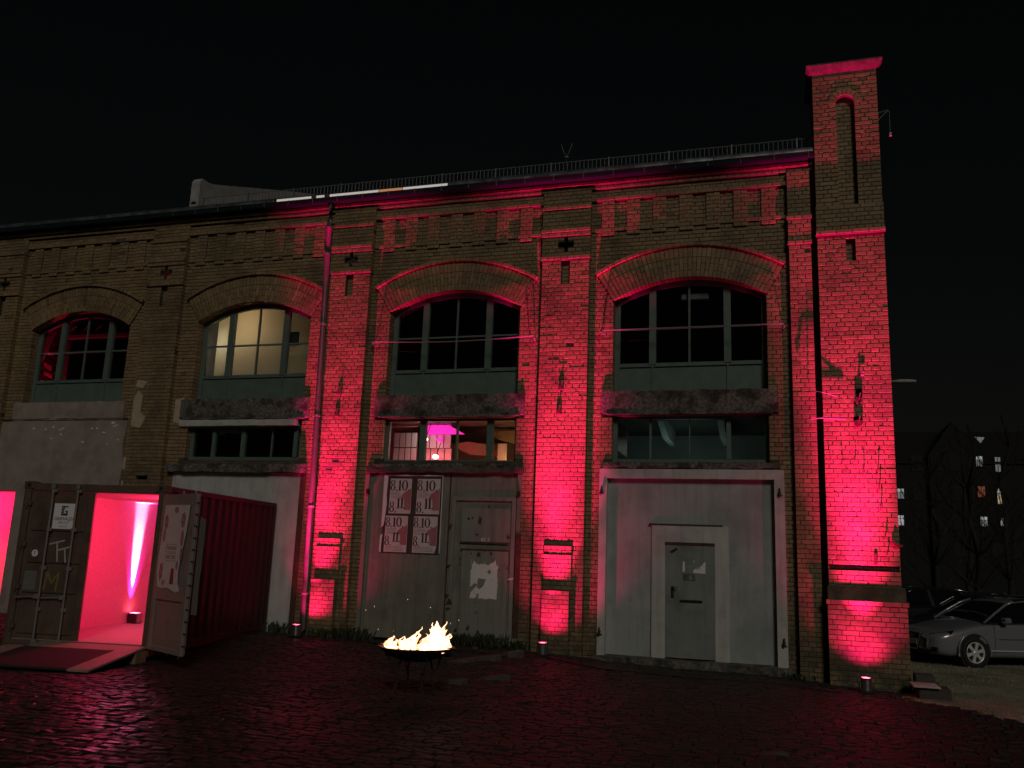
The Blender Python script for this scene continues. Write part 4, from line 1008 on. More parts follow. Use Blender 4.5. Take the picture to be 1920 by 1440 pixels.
# lining
IY = 4.12
mb = MB(); mb.box(-W_+.075, -W_+.09, .14, IY, .165, 2.46); part('inner_wall', mb, 'lining', ct)
mb = MB(); mb.box(-.09, -.075, .14, IY, .165, 2.46); part('inner_wall', mb, 'lining', ct)
mb = MB(); mb.box(-W_+.075, -.075, IY, IY+.02, .165, 2.46); part('inner_wall', mb, 'lining', ct)
mb = MB(); mb.box(-W_+.075, -.075, .14, IY, 2.46, 2.48); part('inner_ceiling', mb, 'lining', ct)
mb = MB(); mb.box(-W_+.075, -.075, .02, IY, .157, .165); part('container_floor', mb, 'lining_floor', ct)
# closed left leaf
lf = part('door_leaf', MB().bevbox(-W_+.12, -1.21, .03, .08, .165, 2.445, .008), 'cont_dark', ct, label='closed left door leaf with lock bars and stickers')
for z0, z1 in ((.24, .78), (.86, 1.22), (1.32, 1.72), (1.82, 2.38)):
    mb = MB(); mb.bevbox(-W_+.20, -1.32, .008, .04, z0, z1, .012); part('raised_panel', mb, 'cont_dark', lf)
for x in (-1.90, -1.47):
    mb = MB(); mb.tube([(x, -.035, .06), (x, -.035, 2.54)], .017, 10)
    for z in (.14, .62, 1.25, 1.85, 2.46): mb.bevbox(x-.045, x+.045, -.03, .01, z-.03, z+.03, .006)
    mb.bevbox(x-.03, x+.03, -.06, -.01, .03, .10, .006); mb.bevbox(x-.03, x+.03, -.06, -.01, 2.49, 2.56, .006)
    part('lock_bar', mb, 'bar_grey', lf, smooth=False)
    mb = MB(); mb.tube([(x, -.05, .80), (x-.16, -.055, .81), (x-.40, -.05, .79)], .012, 6); mb.bevbox(x-.08, x+.02, -.06, -.02, .77, .84, .008); part('lock_handle', mb, 'bar_grey', lf)
for z in (.35, .95, 1.6, 2.25):
    mb = MB(); mb.bevbox(-W_+.02, -W_+.16, -.014, .03, z-.04, z+.04, .008); mb.tube([(-W_+.09, -.02, z-.07), (-W_+.09, -.02, z+.07)], .016, 8); part('door_hinge', mb, 'cont_dark', lf)
# company sign, stickers, spray marks on the leaf
mb = MB(); mb.box(-1.86, -1.485, -.012, -.006, 1.86, 2.26); sgn = part('company_sign', mb, 'sign_white', lf)
mb = MB(); cx_, cz_ = -1.675, 2.145
for z0, z1, x0, x1 in ((.055, .075, -.055, .055), (.032, .050, -.055, .005), (.009, .027, -.055, -.008), (-.014, .004, -.055, -.012), (-.037, -.019, -.055, -.008), (-.075, -.042, -.055, .055), (-.075, .0, .030, .055), (-.018, .002, .008, .055)):
    mb.box(cx_+x0, cx_+x1, -.0145, -.0125, cz_+z0, cz_+z1)
part('emblem', mb, 'sign_blue', sgn)
part('lettering', text_mb('GRIMALDI', .075, -1.672, 1.995, -.0135), 'sign_blue', sgn)
part('lettering', text_mb('GROUP', .055, -1.672, 1.942, -.0135), 'poster_grey', sgn)
part('lettering', text_mb('NAPLES', .040, -1.672, 1.885, -.0135), 'poster_grey', sgn)
mb = MB(); mb.lathe([(.001, -.004), (.055, -.004), (.055, .0)], (-2.1, .004, 1.47), 20, 'y'); stk = part('round_sticker', mb, 'sign_white', lf)
part('lettering', text_mb('T', .07, -2.1, 1.445, -.0015), 'board', stk)
mb = MB(); mb.box(-2.23, -2.02, .002, .007, .90, 1.20); part('grey_sticker', mb, 'sticker', lf)
def strokes(segs, wdt, y0, y1):
    mb = MB()
    for (xa_, za_), (xb_, zb_) in segs:
        d = Vector((xb_-xa_, zb_-za_)).normalized(); nn = Vector((-d.y, d.x))*wdt/2; e_ = d*wdt*.4
        mb.prism([(xa_-e_.x+nn.x, za_-e_.y+nn.y), (xa_-e_.x-nn.x, za_-e_.y-nn.y), (xb_+e_.x-nn.x, zb_+e_.y-nn.y), (xb_+e_.x+nn.x, zb_+e_.y+nn.y)], y0, y1); y0 -= .0006; y1 -= .0006
    return mb
part('spray_letter', strokes([((-1.86, 1.62), (-1.62, 1.68)), ((-1.74, 1.65), (-1.70, 1.36))], .026, .0, .005), 'chalk', lf)
part('spray_letter', strokes([((-1.70, 1.53), (-1.49, 1.59)), ((-1.60, 1.56), (-1.56, 1.35))], .026, .0, .005), 'chalk', lf)
part('spray_letter', strokes([((-1.87, .92), (-1.83, 1.18)), ((-1.83, 1.18), (-1.75, 1.02)), ((-1.75, 1.02), (-1.64, 1.18)), ((-1.64, 1.18), (-1.66, .90))], .03, .0, .005), 'yellow_spray', lf)
# open right leaf: hinged at the right post
od = bpy.data.objects.new('open_door_leaf', MB().bevbox(.02, 1.12, 0, .05, .12, 2.44, .008).mesh('open_door_leaf')); od.data.materials.append(MT['cont_leaf'])
COL.objects.link(od); od.parent = ct; od.location = (.0, -.02, 0); od.rotation_euler = (0, 0, math.radians(-36)); od['label'] = 'open right door leaf with torn poster'; ORG[od.name] = (0, 0, 0)
mb = MB(); mb.prism([(.02, .12), (1.12, .12), (1.12, 2.44), (.02, 2.44)], -.001, .0) if False else None
fr_ = MB(); fr_.bevbox(.02, .12, -.03, 0, .12, 2.44, .006); fr_.bevbox(1.0, 1.12, -.03, 0, .12, 2.44, .006); fr_.bevbox(.12, 1.0, -.03, 0, .12, .20, .006); fr_.bevbox(.12, 1.0, -.03, 0, 2.25, 2.44, .006); fr_.bevbox(.12, 1.0, -.024, 0, .86, 1.06, .006)
part('leaf_frame', fr_, 'cont_leaf', od)
mb = MB(); mb.tube([(1.135, .0, .12), (1.135, .0, 2.44)], .014, 8); part('door_gasket', mb, 'bar_grey', od)
for j in range(13):
    mb = MB(); mb.box(1.115, 1.155, -.018, .018, .25+.17*j, .27+.17*j); part('gasket_clip', mb, 'black', od)
for x in (.45, .85):
    mb = MB(); mb.tube([(x, .09, .05), (x, .09, 2.5)], .017, 8); part('lock_bar', mb, 'bar_grey', od)
mb = MB(); P_ = [(1.14, .70)] + [(1.30+random.uniform(-.012, .012), .70+.17*j) for j in range(9)] + [(1.14, 2.10)]; mb.prism(P_, .06, .066); part('notice_strip', mb, 'bar_grey', od)
op = bpy.data.objects.new('torn_poster', MB().prism([(.17, 1.05), (.30, 1.03), (.5, 1.05), (.78, .99), (.90, 1.02), (.82, 1.12), (.80, 1.3), (.86, 1.6), (.93, 1.85), (.97, 2.27), (.15, 2.28), (.14, 1.8), (.10, 1.5), (.10, 1.25)], -.036, -.033).mesh('torn_poster'))
op.data.materials.append(MT['poster_paper']); COL.objects.link(op)
Mw = Matrix.Translation((5.53, -4.377, .075)) @ Matrix.Rotation(math.radians(9.1), 4, 'Z') @ Matrix.Translation((0, -.02, 0)) @ Matrix.Rotation(math.radians(-36), 4, 'Z')
op.matrix_world = Mw; ORG[op.name] = (0, 0, 0)
tag(op, 'pale torn poster with reddish leaf ornaments on the open container door', 'poster')
mb = MB(); mb.prism([(.30, 1.55), (.62, 1.55), (.62, 1.70), (.30, 1.70)], -.0375, -.0365) if False else None
mb = MB()
for cx_, cz_, rw, rh in ((.25, 2.02, .07, .14), (.22, 1.82, .05, .13), (.80, 2.05, .08, .14), (.82, 1.78, .06, .15), (.84, 1.55, .05, .12), (.24, 1.28, .07, .16), (.55, 2.2, .08, .06), (.35, 1.12, .06, .05), (.74, 1.38, .04, .08)):
    mb = MB()
    for q in range(6):
        a = q*PI/3+.3; ex, ez = cx_+rw*.5*math.cos(a), cz_+rh*.5*math.sin(a)
        mb.prism([(ex+rw*.42*math.cos(2*PI*j/7), ez+rh*.38*math.sin(2*PI*j/7)) for j in range(7)], -.0378-q*.0002, -.0370)
    part('leaf_print', mb, 'poster_red', op)
mb = MB()
for j in range(7): mb.prism([(.62+.07*math.cos(a)*(1-.1*j*.5), 1.13+.03*j+.03*math.sin(a)) for a in [2*PI*q/8 for q in range(8)]], -.0392-.0002*j, -.0382)
m_ = plain('dark_red_print', (.30, .05, .05), (.22, .035, .035), 16, .7); MT['dark_red'] = m_
part('cone_print', mb, 'dark_red', op)
mb = MB()
for zz in (1.585, 1.455):
    for a_ in ((.34, .66, zz+.095, zz+.102), (.34, .66, zz-.015, zz-.008), (.34, .347, zz-.008, zz+.095), (.653, .66, zz-.008, zz+.095)): mb.box(a_[0], a_[1], -.0378, -.0368, a_[2], a_[3])
part('word_frame', mb, 'poster_grey', op)
part('lettering', text_mb('TREPPEN', .075, .50, 1.602, -.0372), 'dark_red', op)
part('lettering', text_mb('WELTEN', .075, .50, 1.472, -.0372), 'dark_red', op)
# lamp inside
def c2w(x, y, z):
    v = Matrix.Translation((5.53, -4.377, .075)) @ Matrix.Rotation(math.radians(9.1), 4, 'Z') @ Vector((x, y, z)); return v
def spot(name, loc, tgt, e, col, size, blend, par=None, r=.03):
    l = bpy.data.lights.new(name, 'SPOT'); l.energy = e; l.color = col; l.spot_size = math.radians(size); l.spot_blend = blend; l.shadow_soft_size = r
    o = bpy.data.objects.new(name, l); COL.objects.link(o); d = Vector(tgt)-Vector(loc)
    o.rotation_euler = d.to_track_quat('-Z', 'Y').to_euler()
    if par: o.parent = par; o.location = Vector(loc)-Vector(ORG[par.name])
    else: o.location = loc
    return o
LRED = (1, .009, .165)
fx = c2w(-2.22, 3.28, .165)
cl = empty('floor_spotlight', tuple(fx), 'black box spotlight standing on the container floor against the lit wall', 'lamp')
mb = MB(); mb.bevbox(fx.x-.10, fx.x+.10, fx.y-.09, fx.y+.09, fx.z, fx.z+.19, .01); part('housing', mb, 'black', cl)
mb = MB(); mb.box(fx.x-.07, fx.x+.07, fx.y-.06, fx.y+.06, fx.z+.192, fx.z+.196); part('lens', mb, 'led_red', cl)
mb = MB(); mb.bevbox(fx.x+.105, fx.x+.125, fx.y-.07, fx.y+.07, fx.z+.02, fx.z+.18, .004); part('side_plate', mb, 'bar_grey', cl)
t_ = c2w(-2.345, 3.30, 1.6); spot('beam', (fx.x, fx.y, fx.z+.22), t_, 4200, (1, .50, .95), 17, 1, cl); spot('wide_beam', (fx.x, fx.y, fx.z+.22), t_, 330, (1, .03, .50), 44, 1, cl)
c3 = c2w(-1.3, 2.0, 1.9)
l = bpy.data.lights.new('glow', 'POINT'); l.energy = 135; l.color = (1, .022, .10); l.shadow_soft_size = .25  # added fill light, strengthens the red glow inside the container
gl_ = empty('added_red_fill', tuple(c2w(-.5, 1.6, 2.35)), 'added red fill lamp under the container ceiling, unseen behind the right post', 'lamp')
lo = bpy.data.objects.new('glow', l); COL.objects.link(lo); lo.parent = gl_; lo.location = (0, 0, -.1)
mb = MB(); q = c2w(-.5, 1.6, 2.36); mb.lathe([(.001, .1), (.05, .1), (.07, .02), (.07, 0)], tuple(q), 12); part('housing', mb, 'black', gl_)
# ramp of boards in front of the container opening
rp = empty('wooden_ramp', (5.4, -5.2, 0), 'low wooden entrance ramp with dark mat in front of the open container', 'ramp', rz=math.radians(9.1), world_coords=False)
rp.location = (5.53, -4.377, 0)
def slope(x0, x1, ya, yb, za, zb, th=.03): 
    mb = MB(); mb.v = [(x0, ya, za), (x1, ya, za), (x1, yb, zb), (x0, yb, zb), (x0, ya, za-th), (x1, ya, za-th), (x1, yb, zb-th), (x0, yb, zb-th)]
    mb.f = [(3, 2, 1, 0), (4, 5, 6, 7), (0, 1, 5, 4), (1, 2, 6, 5), (2, 3, 7, 6), (3, 0, 4, 7)]; return mb
part('ramp_board', slope(-1.75, .0, -.02, -.35, .225, .19), 'ramp', rp)
part('ramp_board', slope(-.32, .0, -.352, -1.45, .19, .05), 'ramp', rp)
part('ramp_board', slope(-2.1, -1.80, -.352, -1.45, .19, .05), 'ramp', rp)
part('ramp_mat', slope(-1.78, -.34, -.37, -1.40, .185, .05), 'mat', rp)
mb = MB(); mb.box(-1.75, 0, -.32, -.03, .0, .17); part('ramp_support', mb, 'timber', rp)

# ------------------------------------------------------------------ red uplights
def uplight(x, y, z, wallx, label, e1=1, tower_=False):
    o = empty('red_uplight', (x, y, z), label, 'lamp', 'red uplights on the ground along the wall')
    mb = MB(); mb.lathe([(.075, 0), (.08, .01), (.08, .17), (.086, .18), (.086, .20), (.07, .20)], (x, y, z+.03), 20); part('can', mb, 'clear_lamp', o, smooth=False)
    mb = MB(); mb.lathe([(.001, 0), (.068, 0)], (x, y, z+.222), 20); part('lens', mb, 'led_red', o)
    mb = MB(); mb.bevbox(x-.10, x+.10, y-.10, y+.10, z, z+.03, .006); part('base_plate', mb, 'black', o)
    mb = MB(); part('bracket', mb.tube([(x-.1, y, z+.03), (x-.1, y, z+.15)], .01, 5), 'black', o); part('bracket', MB().tube([(x+.1, y, z+.03), (x+.1, y, z+.15)], .01, 5), 'black', o)
    L0 = (x, y, z+.245)
    spot('narrow_beam', L0, (wallx, y+.80, z+9), 9800*e1, LRED, 29, 1, o, .03)
    spot('middle_beam', L0, (wallx, y+.52, z+2.6), 2500*e1, LRED, 39, 1, o, .03)
    spot('wide_beam', L0, (wallx, y+.50, z+1.05), 150*e1, LRED, 100, 1, o, .03)
    return o
u3 = uplight(10.76, -.74, gz(10.8, -.7), 10.84, 'red uplight at the foot of the middle pilaster, right of the fire bowl')
u2 = uplight(5.90, -.72, gz(5.9, -.8), 6.1, 'red uplight at the foot of the downpipe beside the container', .8)
u4 = uplight(15.97, -.86, gz(16, -.8), 16.02, 'red uplight on the ground before the brick tower', 1.15)
for P_, lb in (([(10.75, -.95, .03), (10.2, -1.3, .02), (9.0, -.9, .1), (7.5, -.8, .12), (5.9, -.9, .12)], 'black cable on the ground between the two left uplights'), ([(10.8, -.95, .03), (12, -1.5, .02), (14, -1.3, 0), (15.9, -1.2, -.07)], 'black cable on the ground leading to the tower uplight')):
    mb = MB(); Q = []
    for a, b_ in zip(P_, P_[1:]):
        for j in range(6): u_ = j/6; x = a[0]+(b_[0]-a[0])*u_; y = a[1]+(b_[1]-a[1])*u_+.05*math.sin(u_*PI*2); Q.append((x, y, gz(x, y)+.012))
    mb.tube(Q, .009, 5); top('power_cable', mb, 'black', lb, 'cable', org=Q[0])

# ------------------------------------------------------------------ fire bowl
FX, FY, FZ = 10.33, -5.35, .62
fb = empty('fire_bowl', (FX, FY, 0), 'wide black metal fire bowl on thin legs in front of the steel gate', 'fire bowl')
mb = MB(); mb.lathe([(.001, -.17), (.18, -.155), (.33, -.10), (.43, -.03), (.475, 0), (.49, .002), (.49, -.006), (.44, -.04), (.33, -.115), (.18, -.17), (.001, -.185)], (FX, FY, FZ), 40); part('bowl', mb, 'black_iron', fb, smooth=True)
for s_ in (-1, 1):
    mb = MB(); mb.prism([(FX+s_*.45, FY-.09), (FX+s_*.535, FY-.012), (FX+s_*.535, FY+.012), (FX+s_*.45, FY+.09)], FZ+.003, FZ+.010, 'z'); part('handle_lug', mb, 'rust', fb)
for k in range(4):
    a = PI/4+k*PI/2; ca, sa = math.cos(a), math.sin(a)
    mb = MB(); mb.tube([(FX+.20*ca, FY+.20*sa, FZ-.17), (FX+.24*ca, FY+.24*sa, FZ-.3), (FX+.22*ca, FY+.22*sa, .22), (FX+.30*ca, FY+.30*sa, .02)], .012, 6); part('leg', mb, 'black_iron', fb)
    mb = MB(); mb.tube([(FX+.36*ca, FY+.36*sa, FZ-.10), (FX+.30*ca, FY+.30*sa, FZ-.28), (FX+.22*ca, FY+.22*sa, FZ-.34)], .009, 6); part('leg_brace', mb, 'black_iron', fb)
fire = empty('fire', (FX, FY, FZ-.1), 'bright orange and white flames burning in the fire bowl', 'fire')
random.seed(5)
def tongue(bx, by, h, r, lean, z0=FZ-.05):
    mb = MB(); h *= .92; P_ = []; ph = random.uniform(0, 6); seg = 10; n_ = 13
    k = 0; c = []
    for i in range(n_):
        u_ = i/(n_-1); x = bx+lean*u_**1.6+(.03*math.sin(u_*8+ph)+.012*math.sin(u_*19+ph*3))*u_; y = by+.02*math.sin(u_*6+ph*2)*u_; z = z0+h*u_
        rad = r*(.75+.6*math.sin(min(1, u_*1.9)*PI*.55))*(1-u_**1.9)+.0015
        for j in range(seg): a = 2*PI*j/seg; rr_ = rad*(1+.25*math.sin(3*a+ph+u_*6)+.16*math.sin(5*a-ph+u_*15)); mb.v.append((x+rr_*math.cos(a), y+rr_*.8*math.sin(a), z))
    for i in range(n_-1):
        for j in range(seg): mb.f.append((i*seg+j, i*seg+(j+1) % seg, (i+1)*seg+(j+1) % seg, (i+1)*seg+j))
    return mb
T_ = [(-.43, .07, .03, -.01), (-.34, .10, .02, -.03), (-.24, .17, .018, .03), (-.14, .19, .018, .05), (.20, .37, .022, -.01), (.28, .40, .02, .05), (.38, .25, .018, .07), (.41, .19, .015, .05), (.12, .24, .016, .05), (.33, .33, .018, .06), (-.10, .31, .014, .12), (-.40, .12, .045, -.01), (-.36, .17, .05, .0), (-.32, .13, .05, .02), (-.27, .14, .05, 0), (-.22, .13, .05, .02), (-.17, .15, .05, .02), (-.12, .14, .045, .03), (-.09, .20, .04, .05), (-.08, .27, .035, .10), (-.05, .24, .03, .03),
      (-.02, .06, .03, 0), (.02, .08, .02, .02), (.08, .10, .05, .03), (.13, .18, .06, .04), (.18, .30, .08, .03), (.22, .40, .075, .045), (.26, .36, .08, .03), (.29, .29, .07, .06), (.33, .24, .06, .06), (.36, .19, .055, .05), (.39, .14, .045, .04), (.24, .22, .10, 0), (.17, .16, .09, 0), (.31, .17, .09, .02), (-.30, .09, .07, 0), (-.2, .09, .07, 0), (.25, .32, .05, -.02), (.34, .30, .03, .05)]
for x, h, r, le in T_:
    part('flame', tongue(FX+x, FY+random.uniform(-.12, .1), h, r, le), 'flame', fire, smooth=True)
for j in range(9):
    x, y, z = FX+random.gauss(0, .3), FY+random.gauss(0, .15), FZ+.12+abs(random.gauss(0, .28)); mb = MB(); mb.tube([(x, y, z), (x+random.uniform(-.01, .01), y, z+.012)], .0008, 4); part('spark', mb, 'flame', fire)
for j in range(9):
    a = random.uniform(0, PI); x = FX+random.uniform(-.3, .3); y = FY+random.uniform(-.2, .2); d = .17
    mb = MB(); mb.tube([(x-d*math.cos(a), y-d*math.sin(a)*.6, FZ-.10), (x+d*math.cos(a), y+d*math.sin(a)*.6, FZ-.05)], .03, 7); top('log', mb, 'bark', None, None, org=(x, y, FZ-.1)) if False else part('ember_log', mb, 'bark', fire)

# ------------------------------------------------------------------ small things on the ground
random.seed(11)
def leafy(cx_, cy_, n_, h, spread, seed):
    rn = random.Random(seed); mb = MB(); z0 = gz(cx_, cy_)-.01
    for i in range(n_):
        a = rn.uniform(0, 2*PI); r = rn.uniform(0, spread); x, y = cx_+r*math.cos(a), cy_+r*math.sin(a)*.5; hh = h*rn.uniform(.4, 1); lx, ly = rn.uniform(-.5, .5)*hh, rn.uniform(-.5, .5)*hh
        p0 = Vector((x, y, z0)); p1 = p0+Vector((lx*.5, ly*.5, hh*.7)); p2 = p0+Vector((lx, ly, hh)); s_ = Vector((rn.uniform(-1, 1), rn.uniform(-1, 1), 0)).normalized()*.02
        mb.poly([p0-s_*.4, p0+s_*.4, p1+s_, p2, p1-s_])
    return mb
for i, (x, y, n_, h, sp, lb) in enumerate(((6.9, -.35, 130, .26, .45, 'dark weeds at the wall foot right of the left uplight'), (6.35, -.55, 80, .2, .3, 'small weed tuft at the foot of the left lit pilaster'), (8.9, -.22, 130, .24, .4, 'dark weeds below the wicket door hinge side'), (9.5, -.22, 150, .28, .45, 'dark weeds below the torn white paper'), (10.15, -.3, 70, .2, .2, 'weed tuft left of the middle pilaster foot'), (5.2, -.3, 90, .25, .3, 'weeds between container and downpipe'), (14.95, -.35, 60, .12, .3, 'low weeds at the right end of the gate threshold'), (16.9, -.2, 90, .22, .3, 'tall weeds beside the tower foot'))):
    top('weed_clump', leafy(x, y, n_, h, sp, i+3), 'weed', lb, 'weeds', 'weed clumps along the wall foot', org=(x, y, gz(x, y)))
def slab(x, y, sx, sy, sz, rz, seed):
    rn = random.Random(seed); mb = MB(); n_ = 7; P_ = [(math.cos(2*PI*j/n_)*sx*rn.uniform(.75, 1.1), math.sin(2*PI*j/n_)*sy*rn.uniform(.75, 1.1)) for j in range(n_)]
    c, s_ = math.cos(rz), math.sin(rz); z0 = gz(x, y)-.02; k = 0
    for f_, zz in ((1, 0), (1, sz*.7), (.8, sz)):
        for a, b_ in P_: mb.v.append((x+(a*c-b_*s_)*f_, y+(a*s_+b_*c)*f_, z0+zz+.15*a*(zz > 0)))
    for L_ in (0, n_):
        for j in range(n_): mb.f.append((L_+j, L_+(j+1) % n_, L_+n_+(j+1) % n_, L_+n_+j))
    mb.f.append(tuple(range(2*n_, 3*n_))); return mb
SL = [(10.35, -1.15, .22, .13, .12, 'pointed stone slab left of the middle uplight'), (10.0, -1.7, .35, .16, .07, 'long flat stone slab behind the fire bowl'), (9.75, -2.1, .25, .14, .06, 'flat broken stone between bowl and gate'), (10.35, -3.9, .24, .15, .07, 'rounded grey stone right behind the fire bowl'), (10.7, -3.3, .3, .16, .06, 'flat grey stone right of the fire bowl'), (9.45, -.55, .07, .05, .05, 'small pale chip of stone under the wicket door'), (14.6, -6.6, .18, .1, .03, 'flat stone in the cobbles in front right')]
for i, (x, y, a, b_, c, lb) in enumerate(SL): top('stone_slab', slab(x, y, a, b_, c, random.uniform(-.5, .5), i+40), 'stone', lb, 'stone', org=(x, y, gz(x, y)))
for (x0, x1, y0, y1, z0, z1, lb) in ((16.70, 17.15, -.95, -.55, -.12, .06, 'grey concrete block lying at the tower corner, lower one'), (16.72, 17.0, -.50, -.2, -.12, .20, 'dark stone block standing at the tower corner, upper one')):
    mb = MB(); mb.bevbox(x0, x1, y0, y1, z0, z1, .015); top('concrete_block', mb, 'stone', lb, 'block', org=((x0+x1)/2, (y0+y1)/2, z0))
mb = MB(); mb.bevbox(16.62, 17.0, -1.02, -.5, .065, .09, .004); top('plank', mb, 'plaster', 'pale short plank lying on the concrete block beside the tower', 'plank', org=(16.8, -.8, .065))
# grass on the gravel to the right
mb = MB(); rn = random.Random(3)
for i in range(9000):
    y = rn.uniform(-4, 9); x = gedge(y)+abs(rn.gauss(0, 2.2)); q = px((x, y, 0))
    if q[0] > 1990: continue
    z = gz(x, y)-.015; h = rn.uniform(.015, .05)*(1.5 if rn.random() < .1 else 1); a = rn.uniform(0, PI); dx, dy = math.cos(a)*.006, math.sin(a)*.006; lx, ly = rn.uniform(-.02, .02), rn.uniform(-.02, .02)
    mb.poly([(x-dx, y-dy, z), (x+dx, y+dy, z), (x+lx, y+ly, z+h)])
top('grass', mb, 'grass', kind='stuff')
mb = MB()
for i in range(2600):
    y = rn.uniform(-5, 8); x = gedge(y)-.15+abs(rn.gauss(0, 2.5)); r = rn.uniform(.008, .03); z = gz(x, y)-.02
    k = len(mb.v); mb.v += [(x-r, y-r*.6, z), (x+r*.8, y-r, z), (x+r, y+r*.7, z), (x-r*.7, y+r, z), (x+rn.uniform(-.3, .3)*r, y, z+r*1.1)]; mb.f += [(k, k+1, k+4), (k+1, k+2, k+4), (k+2, k+3, k+4), (k+3, k, k+4)]
top('gravel', mb, 'gravel', kind='stuff')

# ------------------------------------------------------------------ cars (local: front at x=0, length along +x, width along y, -y is the side seen)
def loft(secs, close=True, mirror=True):
    """secs: list of (x, [(y,z)...]) for one half, bottom to top; mirrored"""
    mb = MB(); m_ = len(secs[0][1])
    for x, pr_ in secs:
        for y, z in pr_: mb.v.append((x, -y, z))
        for y, z in pr_[::-1]: mb.v.append((x, y, z))
    R_ = 2*m_
    for i in range(len(secs)-1):
        for j in range(R_): mb.f.append((i*R_+j, (i+1)*R_+j, (i+1)*R_+(j+1) % R_, i*R_+(j+1) % R_))
    mb.f.append(tuple(range(R_-1, -1, -1))); mb.f.append(tuple(range((len(secs)-1)*R_, len(secs)*R_)))
    return mb
def sub(o, lv=2):
    m_ = o.modifiers.new('sub', 'SUBSURF'); m_.levels = lv; m_.render_levels = lv
BODY = [(0.0, .52, .62, .56, .34), (.05, .70, .68, .62, .27), (.16, .80, .73, .67, .23), (.40, .86, .80, .74, .20), (.80, .88, .88, .83, .19), (1.10, .885, .945, .885, .19), (1.30, .885, .99, .90, .19), (2.0, .885, .95, .925, .19), (2.8, .885, .95, .95, .19), (3.5, .885, .98, .97, .2), (4.0, .87, 1.02, .98, .23), (4.22, .82, 1.0, .95, .26), (4.30, .72, .92, .86, .34)]
def bodysec(x, wv, zt, zs, zb): return (x, [(.02, zb), (wv*.86, zb), (wv*.965, zb+.07), (wv*.985, zb+.20), (wv, .58), (wv*.985, zs-.05), (wv*.94, zs), (wv*.60, zs+(zt-zs)*.75), (.02, zt)])
